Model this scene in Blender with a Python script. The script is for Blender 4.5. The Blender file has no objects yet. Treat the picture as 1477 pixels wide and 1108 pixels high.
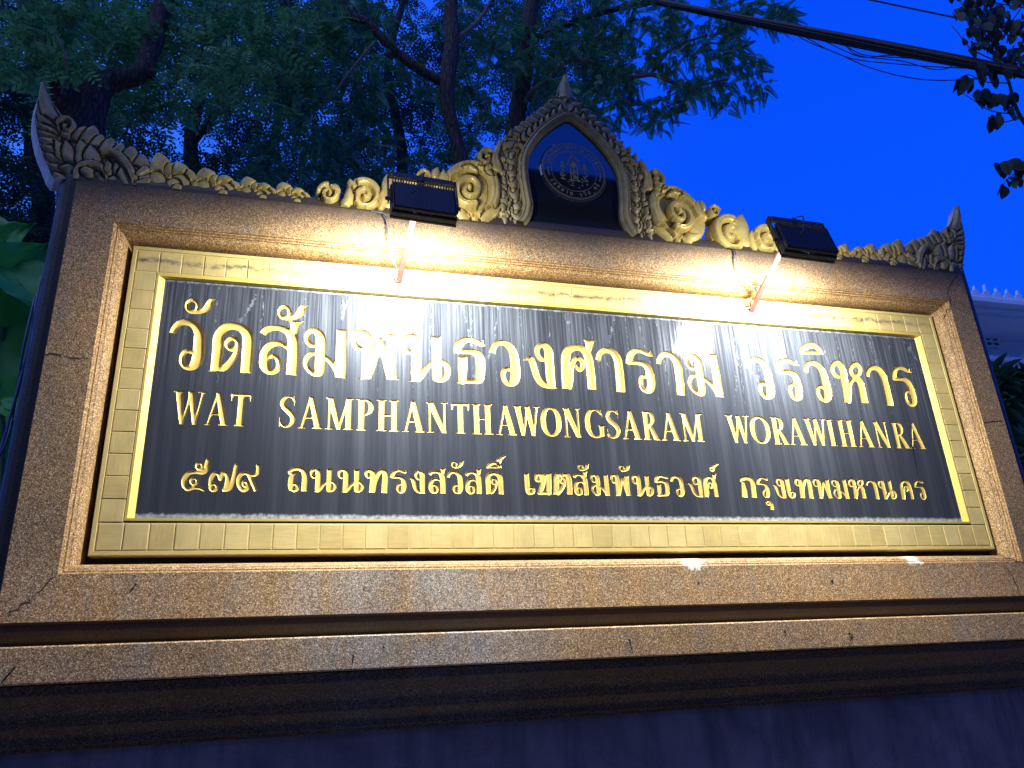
import bpy, math, random
import numpy as np
from mathutils import Vector, Matrix

# ------------------------------------------------------------------ camera, sky, exposure
scn = bpy.context.scene
COL = scn.collection
CAM_Z, CAM_Y = 1.55, -2.8
FPX = 1110.0
def _rot(a, b, c):
    return (Matrix.Rotation(a, 3, 'Z') @ Matrix.Rotation(b, 3, 'X') @ Matrix.Rotation(c, 3, 'Z'))
RCAM = _rot(-0.2802, 1.9406, -0.0525)
cd = bpy.data.cameras.new('camera'); cam = bpy.data.objects.new('camera', cd); COL.objects.link(cam)
cam.matrix_world = Matrix.Translation((0, CAM_Y, CAM_Z)) @ RCAM.to_4x4()
cd.sensor_fit = 'HORIZONTAL'; cd.sensor_width = 36.0; cd.lens = 36.0 * FPX / 1477.0
cd.clip_start = 0.05; cd.clip_end = 2000
scn.camera = cam

world = bpy.data.worlds.new('World'); scn.world = world; world.use_nodes = True
wn = world.node_tree.nodes; wl = world.node_tree.links; wn.clear()
wo = wn.new('ShaderNodeOutputWorld'); wb = wn.new('ShaderNodeBackground'); wl.new(wb.outputs[0], wo.inputs[0])
wt = wn.new('ShaderNodeTexCoord'); wx = wn.new('ShaderNodeSeparateXYZ'); wl.new(wt.outputs['Generated'], wx.inputs[0])
wr = wn.new('ShaderNodeValToRGB'); wl.new(wx.outputs['Z'], wr.inputs[0])
wr.color_ramp.elements[0].position = 0.0; wr.color_ramp.elements[0].color = (0.004, 0.110, 1.05, 1)
wr.color_ramp.elements[1].position = 1.0; wr.color_ramp.elements[1].color = (0.001, 0.055, 0.86, 1)
e = wr.color_ramp.elements.new(0.55); e.color = (0.002, 0.085, 1.0, 1)
wm = wn.new('ShaderNodeMapRange'); wm.interpolation_type = 'SMOOTHSTEP'; wm.inputs['From Min'].default_value = .50; wm.inputs['From Max'].default_value = -.45
wl.new(wx.outputs['X'], wm.inputs['Value'])
wmx = wn.new('ShaderNodeMix'); wmx.data_type = 'RGBA'; wl.new(wm.outputs[0], wmx.inputs[0]); wl.new(wr.outputs[0], wmx.inputs[6]); wmx.inputs[7].default_value = (.040, .20, 1.12, 1)
wl.new(wmx.outputs[2], wb.inputs[0]); wb.inputs[1].default_value = 1.0

scn.view_settings.view_transform = 'Standard'; scn.view_settings.look = 'None'
scn.view_settings.exposure = 0.0; scn.view_settings.gamma = 1.0; scn.view_settings.use_curve_mapping = False
scn.cycles.use_denoising = True
scn.cycles.sample_clamp_indirect = 6.0
scn.cycles.max_bounces = 6
sl = bpy.data.lights.new('dusk_fill', 'SUN'); sl.energy = 0.50; sl.angle = math.radians(70); sl.color = (.93, 1.0, .84)
so = bpy.data.objects.new('dusk_fill', sl); COL.objects.link(so)
so.rotation_euler = (math.radians(36), 0, math.radians(-58))      # added soft fill from the upper left, standing in for town glow
LAMP = 225.0; WASH = 82.0          # radiance of the two LED floodlights

random.seed(7); RNG = np.random.default_rng(11)

# ------------------------------------------------------------------ helpers
def P(px, py, Y=0.0):
    r = RCAM @ Vector(((px - 738.5) / FPX, -(py - 554) / FPX, -1.0))
    t = (Y - CAM_Y) / r.y
    return Vector((0, CAM_Y, CAM_Z)) + r * t

ORG = {}
def mesh_obj(name, V, F, mat=None, parent=None, smooth=False, label=None, kind=None):
    me = bpy.data.meshes.new(name)
    me.from_pydata([tuple(map(float, v)) for v in V], [], [tuple(map(int, f)) for f in F])
    if smooth: me.polygons.foreach_set('use_smooth', [True] * len(me.polygons))
    me.update()
    o = bpy.data.objects.new(name, me); COL.objects.link(o)
    if mat: me.materials.append(mat)
    if parent: o.parent = parent; o.location = -ORG.get(parent.name, Vector((0, 0, 0)))
    ORG[o.name] = Vector((0, 0, 0))
    if label: o['label'] = label
    if kind: o['kind'] = kind
    return o

def copy_part(o, parent, loc=None):
    c = o.copy(); COL.objects.link(c); c.parent = parent
    if loc is not None: c.location = loc
    return c

def thing(name, label, cat, group=None, loc=(0, 0, 0)):
    o = bpy.data.objects.new(name, None); COL.objects.link(o); o.location = loc
    o.empty_display_size = 0.1; ORG[o.name] = Vector(loc)
    o['label'] = label; o['category'] = cat
    if group: o['group'] = group
    return o

class MB:
    def __init__(s): s.V = []; s.F = []
    def add(s, V, F):
        n = len(s.V); s.V += [tuple(map(float, v)) for v in V]; s.F += [tuple(int(i) + n for i in f) for f in F]
    def box(s, x0, x1, y0, y1, z0, z1, M=None, ch=0.0):
        if ch > 0:
            V = []
            for (x, sx) in ((x0, 1), (x1, -1)):
                for (y, sy) in ((y0, 1), (y1, -1)):
                    for (z, sz) in ((z0, 1), (z1, -1)):
                        V += [(x, y + sy * ch, z + sz * ch), (x + sx * ch, y, z + sz * ch), (x + sx * ch, y + sy * ch, z)]
            def idx(i, j, k, a): return ((i * 2 + j) * 2 + k) * 3 + a
            F = []
            F.append([idx(0, 0, 0, 0), idx(0, 0, 1, 0), idx(0, 1, 1, 0), idx(0, 1, 0, 0)])
            F.append([idx(1, 0, 0, 0), idx(1, 1, 0, 0), idx(1, 1, 1, 0), idx(1, 0, 1, 0)])
            F.append([idx(0, 0, 0, 1), idx(1, 0, 0, 1), idx(1, 0, 1, 1), idx(0, 0, 1, 1)])
            F.append([idx(0, 1, 0, 1), idx(0, 1, 1, 1), idx(1, 1, 1, 1), idx(1, 1, 0, 1)])
            F.append([idx(0, 0, 0, 2), idx(0, 1, 0, 2), idx(1, 1, 0, 2), idx(1, 0, 0, 2)])
            F.append([idx(0, 0, 1, 2), idx(1, 0, 1, 2), idx(1, 1, 1, 2), idx(0, 1, 1, 2)])
            for i in (0, 1):
                for j in (0, 1): F.append([idx(i, j, 0, 0), idx(i, j, 1, 0), idx(i, j, 1, 1), idx(i, j, 0, 1)])
            for i in (0, 1):
                for k in (0, 1): F.append([idx(i, 0, k, 0), idx(i, 1, k, 0), idx(i, 1, k, 2), idx(i, 0, k, 2)])
            for j in (0, 1):
                for k in (0, 1): F.append([idx(0, j, k, 1), idx(1, j, k, 1), idx(1, j, k, 2), idx(0, j, k, 2)])
            for i in (0, 1):
                for j in (0, 1):
                    for k in (0, 1): F.append([idx(i, j, k, 0), idx(i, j, k, 1), idx(i, j, k, 2)])
        else:
            V = [(x0, y0, z0), (x1, y0, z0), (x1, y1, z0), (x0, y1, z0), (x0, y0, z1), (x1, y0, z1), (x1, y1, z1), (x0, y1, z1)]
            F = [(0, 3, 2, 1), (4, 5, 6, 7), (0, 1, 5, 4), (1, 2, 6, 5), (2, 3, 7, 6), (3, 0, 4, 7)]
        if M is not None: V = [tuple(M @ Vector(v)) for v in V]
        s.add(V, F)
    def tube(s, pts, radii, n=8, cap=True, wob=0.0, rng=None):
        pts = [Vector(p) for p in pts]
        if not hasattr(radii, '__len__'): radii = [radii] * len(pts)
        V = []; F = []
        t0 = (pts[1] - pts[0]).normalized()
        u = t0.orthogonal().normalized()
        for i, p in enumerate(pts):
            a = pts[max(i - 1, 0)]; b = pts[min(i + 1, len(pts) - 1)]
            t = (b - a).normalized()
            u = (u - t * u.dot(t)).normalized(); w = t.cross(u)
            for k in range(n):
                ang = 2 * math.pi * k / n
                r = radii[i] * (1 + (wob * (random.random() - .5) if wob else 0))
                V.append(p + u * (r * math.cos(ang)) + w * (r * math.sin(ang)))
        for i in range(len(pts) - 1):
            for k in range(n):
                F.append((i * n + k, i * n + (k + 1) % n, (i + 1) * n + (k + 1) % n, (i + 1) * n + k))
        if cap:
            F.append(tuple(range(n))[::-1]); F.append(tuple((len(pts) - 1) * n + k for k in range(n)))
        s.add(V, F)
    def build(s, name, mat, parent=None, smooth=False, label=None, kind=None):
        return mesh_obj(name, s.V, s.F, mat, parent, smooth, label, kind)

def smooth_line(pts, sub=4):
    pts = [np.array(p, float) for p in pts]
    if len(pts) < 3: return [tuple(p) for p in pts]
    out = []
    Q = [2 * pts[0] - pts[1]] + pts + [2 * pts[-1] - pts[-2]]
    for i in range(1, len(Q) - 2):
        p0, p1, p2, p3 = Q[i - 1:i + 3]
        for k in range(sub):
            t = k / sub
            out.append(tuple(0.5 * ((2 * p1) + (-p0 + p2) * t + (2 * p0 - 5 * p1 + 4 * p2 - p3) * t * t + (-p0 + 3 * p1 - 3 * p2 + p3) * t ** 3)))
    out.append(tuple(pts[-1]))
    return out

# --- relief engine: strokes with a radius per point -> outline + carved height --------------------------
def relief_grid(strokes, cell, pad=2, blend=0.0, zclip=None, groove=0.0):
    """strokes: list of (array Nx3 of x,z,r ; buttstart ; buttend ; height code)."""
    A = np.concatenate([s[0] for s in strokes])
    x0 = (A[:, 0] - A[:, 2]).min() - pad * cell; x1 = (A[:, 0] + A[:, 2]).max() + pad * cell
    z0 = (A[:, 1] - A[:, 2]).min() - pad * cell; z1 = (A[:, 1] + A[:, 2]).max() + pad * cell
    nx = int((x1 - x0) / cell) + 2; nz = int((z1 - z0) / cell) + 2
    X = x0 + cell * np.arange(nx); Z = z0 + cell * np.arange(nz)
    GX, GZ = np.meshgrid(X, Z, indexing='ij')
    S = np.full(GX.shape, -1.0); H = np.zeros(GX.shape)
    for pts, b0, b1, h in strokes:
        s = np.full(GX.shape, -1.0); D = np.full(GX.shape, 9.0); RR = np.full(GX.shape, 1e-4)
        m = len(pts)
        for i in range(m - 1):
            a = pts[i]; b = pts[i + 1]; rm = max(a[2], b[2]) + 2 * cell + blend * 2
            i0 = max(int((min(a[0], b[0]) - rm - x0) / cell), 0); i1 = min(int((max(a[0], b[0]) + rm - x0) / cell) + 2, nx)
            k0 = max(int((min(a[1], b[1]) - rm - z0) / cell), 0); k1 = min(int((max(a[1], b[1]) + rm - z0) / cell) + 2, nz)
            if i0 >= i1 or k0 >= k1: continue
            gx = GX[i0:i1, k0:k1]; gz = GZ[i0:i1, k0:k1]
            dx, dz = b[0] - a[0], b[1] - a[1]; L2 = dx * dx + dz * dz + 1e-12
            t = ((gx - a[0]) * dx + (gz - a[1]) * dz) / L2
            tc = np.clip(t, 0, 1)
            d = np.hypot(gx - a[0] - tc * dx, gz - a[1] - tc * dz)
            r = a[2] + (b[2] - a[2]) * tc
            v = r - d; L = math.sqrt(L2)
            if b0 and i == 0: v = np.where(t < 0, np.minimum(v, t * L), v)
            if b1 and i == m - 2: v = np.where(t > 1, np.minimum(v, (1 - t) * L), v)
            sub = s[i0:i1, k0:k1]; up = v > sub
            sub[up] = v[up]; RR[i0:i1, k0:k1][up] = r[up]; D[i0:i1, k0:k1][up] = d[up]
        if b0 or b1:   # a flat cut must win over the rounded neighbours
            for flag, i, j in ((b0, 0, 1), (b1, m - 1, m - 2)):
                if not flag: continue
                a = pts[i]; b = pts[j]; ux, uz = a[0] - b[0], a[1] - b[1]; L = math.hypot(ux, uz) + 1e-9
                ux /= L; uz /= L
                pr = (GX - a[0]) * ux + (GZ - a[1]) * uz
                near = (np.hypot(GX - a[0], GZ - a[1]) < a[2] * 2.2 + 3 * cell) & (pr > -a[2] * .2)
                s = np.where(near, np.minimum(s, -pr), s)
        if h is not None:
            if h < 0: hh = np.where(s > 0, -h, 0)
            else:
                u = np.clip(s / np.maximum(RR, 1e-4), 0, 1)
                dome = np.sqrt(np.maximum(1 - (1 - u) ** 2, 0)) if m != 13 else u ** .8
                hh = np.where(s > 0, 0.55 * h + 0.45 * h * dome, 0)
                if groove: hh = hh - np.where(s > 0, groove * h * np.exp(-(D / (.22 * RR)) ** 2), 0)
            if h < 0 or not groove: H = np.maximum(H, hh)
            else:
                gw = max(.0040, cell)
                rim = (s <= 0) & (s > -gw)
                H = np.where(rim, H * .45, H)
                H = np.where(s > 0, np.maximum(hh, H * .7), H)
        if blend:
            k = blend; hq = np.maximum(k - np.abs(S - s), 0) / k
            S = np.where((S > -.5) & (s > -.5), np.maximum(S, s) + hq * hq * k * .25, np.maximum(S, s))
        else: S = np.maximum(S, s)
    if zclip:
        S = np.minimum(S, np.minimum(GZ - zclip[0], zclip[1] - GZ))
    return X, Z, S, H

def march(X, Z, S):
    """region S>0 -> verts (x,z), bilinear lookup info, faces, boundary edges"""
    nx, nz = S.shape; V = []; vid = {}; F = []
    ins = S > 0
    def node(i, k):
        key = (i, k)
        if key not in vid: vid[key] = len(V); V.append((X[i], Z[k], i, k, 0, 0, 0.0))
        return vid[key]
    def cut(a, b):
        if a > b: a, b = b, a
        key = (a, b)
        if key not in vid:
            sa, sb = S[a], S[b]; t = sa / (sa - sb)
            vid[key] = len(V)
            V.append((X[a[0]] + (X[b[0]] - X[a[0]]) * t, Z[a[1]] + (Z[b[1]] - Z[a[1]]) * t, a[0], a[1], b[0] - a[0], b[1] - a[1], t))
        return vid[key]
    c4 = ins[:-1, :-1].astype(int) + ins[1:, :-1] + ins[1:, 1:] + ins[:-1, 1:]
    for i, k in zip(*np.nonzero(c4)):
        i = int(i); k = int(k)
        q = [(i, k), (i + 1, k), (i + 1, k + 1), (i, k + 1)]
        if c4[i, k] == 4:
            F.append((node(*q[0]), node(*q[1]), node(*q[2]), node(*q[3]))); continue
        for tri in ((q[0], q[1], q[2]), (q[0], q[2], q[3])):
            poly = []
            for j in range(3):
                a = tri[j]; b = tri[(j + 1) % 3]
                if ins[a]: poly.append(node(*a))
                if ins[a] != ins[b]: poly.append(cut(a, b))
            if len(poly) > 2: F.append(tuple(poly))
    return V, F

def boundary(F):
    cnt = {}
    for f in F:
        for j in range(len(f)):
            a, b = f[j], f[(j + 1) % len(f)]
            if (b, a) in cnt: cnt.pop((b, a))
            else: cnt[(a, b)] = 1
    return list(cnt.keys())

def loops(E):
    nxt = {}
    for a, b in E: nxt.setdefault(a, []).append(b)
    out = []
    while nxt:
        a0 = next(iter(nxt)); lp = [a0]; cur = a0
        while True:
            lst = nxt.get(cur)
            if not lst: break
            b = lst.pop()
            if not lst: nxt.pop(cur)
            if b == a0: break
            lp.append(b); cur = b
        if len(lp) > 2: out.append(lp)
    return out

def hval(V, Hm):
    out = np.zeros(len(V))
    for n, v in enumerate(V):
        a = Hm[v[2], v[3]]
        out[n] = a if v[6] == 0 else a + (Hm[v[2] + v[4], v[3] + v[5]] - a) * v[6]
    return out

def blur(H, n=1):
    for _ in range(n):
        Q = np.pad(H, 1, mode='edge')
        H = (Q[1:-1, 1:-1] * 4 + Q[:-2, 1:-1] * 2 + Q[2:, 1:-1] * 2 + Q[1:-1, :-2] * 2 + Q[1:-1, 2:] * 2 + Q[:-2, :-2] + Q[2:, 2:] + Q[:-2, 2:] + Q[2:, :-2]) / 16
    return H

def ornament(name, data, mat, parent, yf, back=0.03, cell=0.006, fx=lambda x: x, fz=lambda z: z, sc=1.0, zmin=None, groove=.10, label=None, amp=1.0, lift=0.0, backshift=(0, 0), side_mat=None):
    """carved relief: data rows [height_mm, x,z,r, x,z,r ...] in mm"""
    st = []
    for row in data:
        a = np.array(row[1:], float).reshape(-1, 3) / 1000
        a = np.array(smooth_line(a, 3)) if len(a) > 2 else a
        a = a.copy(); a[:, 0] = fx(a[:, 0]); a[:, 1] = fz(a[:, 1]); a[:, 2] = np.maximum(a[:, 2] * sc, 0.0012)
        if len(a) == 1: a = np.array([a[0], a[0] + [1e-4, 0, 0]])
        h = row[0] / 1000 * (1 if row[0] < 0 else amp)
        st.append((a, 0, 0, h))
    X, Z, S, H = relief_grid(st, cell, groove=groove)
    if zmin is not None:
        GZ = np.broadcast_to(Z, S.shape); S = np.minimum(S, GZ - zmin)
    V, F = march(X, Z, S); h = hval(V, H)
    n = len(V)
    bx_, bz_ = backshift
    P3 = [(v[0], yf - max(hh, .006) - lift, v[1]) for v, hh in zip(V, h)] + [(v[0] + bx_, yf + back, v[1] + bz_) for v in V]
    FF = [tuple(f) for f in F] + [tuple(i + n for i in f[::-1]) for f in F]
    nf = len(FF)
    for a, b in boundary(F): FF.append((b, a, a + n, b + n))
    o = mesh_obj(name, P3, FF, mat, parent, True, label)
    me = o.data
    if side_mat:
        me.materials.append(side_mat)
        for p_ in me.polygons[nf:]: p_.material_index = 1
        for p_ in me.polygons[nf:]: p_.use_smooth = False
    me.set_sharp_from_angle(angle=math.radians(52)) if hasattr(me, 'set_sharp_from_angle') else None
    return o

# --- material helper ---------------------------------------------------------------------------------
class Mat:
    def __init__(s, name, base=(.5, .5, .5), rough=.5, metal=0.0, spec=.5):
        s.m = bpy.data.materials.new(name); s.m.use_nodes = True
        s.nt = s.m.node_tree; s.b = s.nt.nodes['Principled BSDF']
        s.b.inputs['Base Color'].default_value = (*base, 1); s.b.inputs['Roughness'].default_value = rough
        s.b.inputs['Metallic'].default_value = metal; s.b.inputs['Specular IOR Level'].default_value = spec
    def n(s, t, **kw):
        x = s.nt.nodes.new('ShaderNode' + t)
        for k, v in kw.items():
            if k.startswith('i_'): x.inputs[k[2:].replace('_', ' ')].default_value = v
            else: setattr(x, k, v)
        return x
    def l(s, a, b): s.nt.links.new(a, b)
    def coord(s, scale=(1, 1, 1), loc=(0, 0, 0), kind='Object'):
        c = s.n('TexCoord'); m = s.n('Mapping'); m.inputs['Scale'].default_value = scale; m.inputs['Location'].default_value = loc
        s.l(c.outputs[kind], m.inputs[0]); return m.outputs[0]
    def noise(s, vec, scale=5, detail=4, rough=.5, dist=0):
        x = s.n('TexNoise'); x.inputs['Scale'].default_value = scale; x.inputs['Detail'].default_value = detail
        x.inputs['Roughness'].default_value = rough; x.inputs['Distortion'].default_value = dist
        if vec is not None: s.l(vec, x.inputs['Vector'])
        return x.outputs['Fac']
    def ramp(s, fac, stops):
        x = s.n('ValToRGB'); s.l(fac, x.inputs[0]); r = x.color_ramp
        while len(r.elements) > 1: r.elements.remove(r.elements[-1])
        for i, (p, c) in enumerate(stops):
            e = r.elements[0] if i == 0 else r.elements.new(p)
            e.position = p; e.color = (*c, 1) if hasattr(c, '__len__') else (c, c, c, 1)
        return x.outputs[0]
    def math(s, op, a, b=None, c=None):
        x = s.n('Math', operation=op)
        for i, v in enumerate((a, b, c)):
            if v is None: continue
            if hasattr(v, 'links') or hasattr(v, 'is_linked'): s.l(v, x.inputs[i])
            else: x.inputs[i].default_value = v
        return x.outputs[0]
    def mix(s, fac, a, b, mode='MIX'):
        x = s.n('Mix', data_type='RGBA', blend_type=mode)
        for k, v in ((0, fac), (6, a), (7, b)):
            if hasattr(v, 'is_linked'): s.l(v, x.inputs[k])
            elif hasattr(v, '__len__'): x.inputs[k].default_value = (*v, 1)
            else: x.inputs[k].default_value = v
        return x.outputs[2]
    def bump(s, h, strength=.3, dist=.002, normal=None):
        x = s.n('Bump'); x.inputs['Strength'].default_value = strength; x.inputs['Distance'].default_value = dist
        s.l(h, x.inputs['Height'])
        if normal is not None: s.l(normal, x.inputs['Normal'])
        s.l(x.outputs[0], s.b.inputs['Normal']); return x.outputs[0]
    def base(s, c): s.l(c, s.b.inputs['Base Color'])
    def rough(s, c): s.l(c, s.b.inputs['Roughness'])
# ------------------------------------------------------------------ materials
def pos(M, scale=(1, 1, 1), loc=(0, 0, 0)):
    g = M.n('NewGeometry'); m = M.n('Mapping'); m.inputs['Scale'].default_value = scale; m.inputs['Location'].default_value = loc
    M.l(g.outputs['Position'], m.inputs[0]); return m.outputs[0]

def granite(name, tone=1.0, rough=.62, streak=True, dark_top=False):
    M = Mat(name, rough=rough, spec=.35)
    v = pos(M)
    a = M.n('TexVoronoi', feature='F1'); a.inputs['Scale'].default_value = 360; M.l(v, a.inputs['Vector'])
    s1 = M.n('SeparateColor'); M.l(a.outputs['Color'], s1.inputs[0])
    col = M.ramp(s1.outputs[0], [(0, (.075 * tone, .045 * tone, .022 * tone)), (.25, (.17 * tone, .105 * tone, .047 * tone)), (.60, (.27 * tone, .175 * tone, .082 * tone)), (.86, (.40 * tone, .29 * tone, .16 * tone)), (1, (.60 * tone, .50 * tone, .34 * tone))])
    fine = M.noise(v, 170, 3, .75)
    col = M.mix(.55, col, M.ramp(fine, [(.30, .30), (.7, 1.0)]), 'MULTIPLY')
    big = M.noise(v, 2.2, 5, .6)
    col = M.mix(1, col, M.ramp(big, [(.3, (.74, .72, .72)), (.5, (1, .98, .95)), (.72, (1.15, 1.1, 1.02))]), 'MULTIPLY')
    def grey(c, sat, val):
        h = M.n('HueSaturation'); h.inputs['Saturation'].default_value = sat; h.inputs['Value'].default_value = val; M.l(c, h.inputs['Color']); return h.outputs[0]
    if streak:   # rain and lime runs down the stone; the grain stays visible through them
        n2 = M.noise(pos(M, (8.0, 1, 1.6)), 1.0, 7, .7, .5)
        col = M.mix(M.ramp(n2, [(.46, 0), (.66, .75)]), col, grey(col, .55, .72))
        n3 = M.noise(pos(M, (15.0, 1, 2.2), (3.1, 0, 2)), 1.0, 6, .7, .6)
        col = M.mix(M.ramp(n3, [(.55, 0), (.75, .6)]), col, M.mix(1, col, (1.25, .98, .75), 'MULTIPLY'))
        n4 = M.noise(pos(M, (1.3, 1, 14.0), (9, 0, 5)), 1.0, 4, .6, .6)
        col = M.mix(M.ramp(n4, [(.62, 0), (.8, .5)]), col, grey(col, .8, .5))
        sp0 = M.n('SeparateXYZ'); M.l(pos(M), sp0.inputs[0])
        dx = M.math('ABSOLUTE', M.math('SUBTRACT', sp0.outputs['X'], .40)); m0 = M.n('MapRange'); m0.inputs['From Min'].default_value = .62; m0.inputs['From Max'].default_value = .15; M.l(dx, m0.inputs['Value'])
        low = M.n('MapRange'); low.inputs['From Min'].default_value = 2.2; low.inputs['From Max'].default_value = 1.95; M.l(sp0.outputs['Z'], low.inputs['Value'])
        pn = M.ramp(M.noise(pos(M, (7, 1, 2.6), (4, 0, 1)), 1.0, 7, .75, .4), [(.36, 0), (.58, .85)])
        col = M.mix(M.math('MULTIPLY', M.math('MULTIPLY', m0.outputs[0], low.outputs[0]), pn), col, grey(col, .15, 1.0))
    for (sx_, sz_, sr) in ((1.475, 1.950, .085), (2.503, 1.957, .065)):   # splashes of lime wash
        vd = M.n('VectorMath', operation='DISTANCE'); M.l(pos(M, (1, 0, 1.6)), vd.inputs[0]); vd.inputs[1].default_value = (sx_, 0, sz_ * 1.6)
        nz_ = M.noise(pos(M, (1, 1, 1)), 38, 5, .7)
        mk = M.n('MapRange'); mk.inputs['From Min'].default_value = sr * .75; mk.inputs['From Max'].default_value = sr * .45
        M.l(M.math('ADD', vd.outputs['Value'], M.math('MULTIPLY', M.math('SUBTRACT', nz_, .5), sr * 2.2)), mk.inputs['Value'])
        col = M.mix(M.math('MULTIPLY', mk.outputs[0], .75), col, (.62, .60, .58))
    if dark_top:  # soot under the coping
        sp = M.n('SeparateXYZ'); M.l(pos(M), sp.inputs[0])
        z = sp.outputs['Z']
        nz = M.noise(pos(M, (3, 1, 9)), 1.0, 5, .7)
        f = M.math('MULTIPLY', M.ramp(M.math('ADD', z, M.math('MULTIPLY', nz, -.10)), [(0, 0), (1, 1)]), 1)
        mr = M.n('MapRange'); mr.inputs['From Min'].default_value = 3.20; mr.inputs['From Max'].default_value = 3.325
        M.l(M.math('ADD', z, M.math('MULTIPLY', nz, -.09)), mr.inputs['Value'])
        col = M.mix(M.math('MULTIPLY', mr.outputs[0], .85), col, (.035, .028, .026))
    col = M.mix(1, col, (1.50, 1.33, 1.00), 'MULTIPLY')
    if dark_top:   # lower rail lightened: some dust, some lamp light painted into the tone
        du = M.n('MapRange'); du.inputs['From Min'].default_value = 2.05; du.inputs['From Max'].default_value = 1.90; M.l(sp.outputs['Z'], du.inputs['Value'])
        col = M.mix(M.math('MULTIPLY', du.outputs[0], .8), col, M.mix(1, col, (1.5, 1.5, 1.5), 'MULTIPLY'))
    M.base(col)
    M.bump(M.math('ADD', M.math('MULTIPLY', a.outputs['Distance'], .8), M.math('MULTIPLY', fine, .6)), .5, .0011)
    return M.m

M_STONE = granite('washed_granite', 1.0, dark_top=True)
M_COVE = granite('washed_granite_moulding', 1.12, streak=False)
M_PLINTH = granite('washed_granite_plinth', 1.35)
M_LOWMOULD = granite('washed_granite_shaded_moulding', .42)  # same granite darkened: shade under frame and ledge is in the tone
def polished():
    M = Mat('polished_dark_stone', rough=.45, spec=.32)
    v = pos(M); n = M.noise(v, 260, 3, .7)
    M.base(M.ramp(n, [(.35, (.018, .012, .007)), (.6, (.06, .042, .022)), (.8, (.14, .10, .07))]))
    M.rough(M.ramp(M.noise(v, 14, 5, .7), [(.3, .34), (.7, .6)]))
    M.bump(n, .35, .001); return M.m
M_EDGE = polished()

def gold(name, base=(.62, .40, .12), rough=.38, metal=.62, grime=.35, bump=.0015, scale=1.0):
    M = Mat(name, rough=rough, metal=metal)
    v = pos(M)
    n = M.noise(v, 22 * scale, 6, .65); f = M.noise(v, 260, 3, .7)
    c = M.mix(M.ramp(n, [(.33, grime), (.66, 0)]), base, tuple(x * .42 for x in base))
    c = M.mix(.35, c, M.ramp(f, [(.3, .45), (.7, 1)]), 'MULTIPLY')
    M.base(c); M.rough(M.ramp(n, [(.3, min(rough + .25, 1)), (.7, rough - .08)]))
    M.bump(M.math('ADD', n, M.math('MULTIPLY', f, .5)), .6, bump)
    return M.m
M_GOLD = gold('weathered_gold_paint', (.68, .50, .14), .42, .32, .7)
M_GOLD_DIM = gold('dim_lit_gold_paint', (.44, .345, .16), .5, .25, .75)  # darker copy of the gold: weak light on finials and arch is in the colour
M_LETTER = gold('gilded_letter', (.80, .55, .12), .42, .35, .12, .0008)
M_BEVEL = gold('bright_gold_bevel', (.80, .58, .11), .42, .25, .25, .001)
M_JOINT = gold('gold_joint', (.68, .52, .16), .6, .0, .2, .001)

def tile_mat():
    M = Mat('gold_tile', rough=.5, metal=.0)
    oi = M.n('ObjectInfo'); v = pos(M)
    sx = M.n('SeparateXYZ'); M.l(v, sx.inputs[0])
    br = M.noise(pos(M, (4, 4, 130)), 3, 4, .7, .5)
    br2 = M.noise(pos(M, (130, 4, 4)), 3, 4, .7, .5)
    pick = M.math('GREATER_THAN', M.math('FRACT', M.math('MULTIPLY', oi.outputs['Random'], 7.31)), .5)
    b = M.mix(pick, br, br2)
    c = M.mix(oi.outputs['Random'], (.56, .41, .13), (.64, .485, .175))
    c = M.mix(1, c, M.ramp(b, [(.3, .84), (.7, 1.12)]), 'MULTIPLY')
    c = M.mix(1, c, M.ramp(M.noise(v, 9, 4, .6), [(.3, .82), (.65, 1.06)]), 'MULTIPLY')
    # wiggly dirt line along the upper course where water stands
    wob = M.noise(pos(M, (9, 1, 3)), 1.0, 5, .7)
    d = M.math('ABSOLUTE', M.math('SUBTRACT', sx.outputs['Z'], M.math('ADD', 3.060, M.math('MULTIPLY', wob, .075))))
    mr = M.n('MapRange'); mr.inputs['From Min'].default_value = .016; mr.inputs['From Max'].default_value = .0; M.l(d, mr.inputs['Value'])
    nn = M.noise(pos(M, (30, 1, 60)), 1.0, 5, .75)
    st = M.math('MULTIPLY', mr.outputs[0], M.ramp(nn, [(.38, 0), (.55, .95)]))
    st = M.math('MULTIPLY', st, M.ramp(M.noise(pos(M, (1.1, 1, 1)), 1.0, 3, .6), [(.35, .15), (.5, 1)]))
    c = M.mix(st, c, (.05, .045, .04))
    M.base(c); M.rough(M.ramp(b, [(.3, .38), (.7, .58)])); M.bump(b, .25, .0008)
    return M.m
M_TILE = tile_mat()

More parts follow.
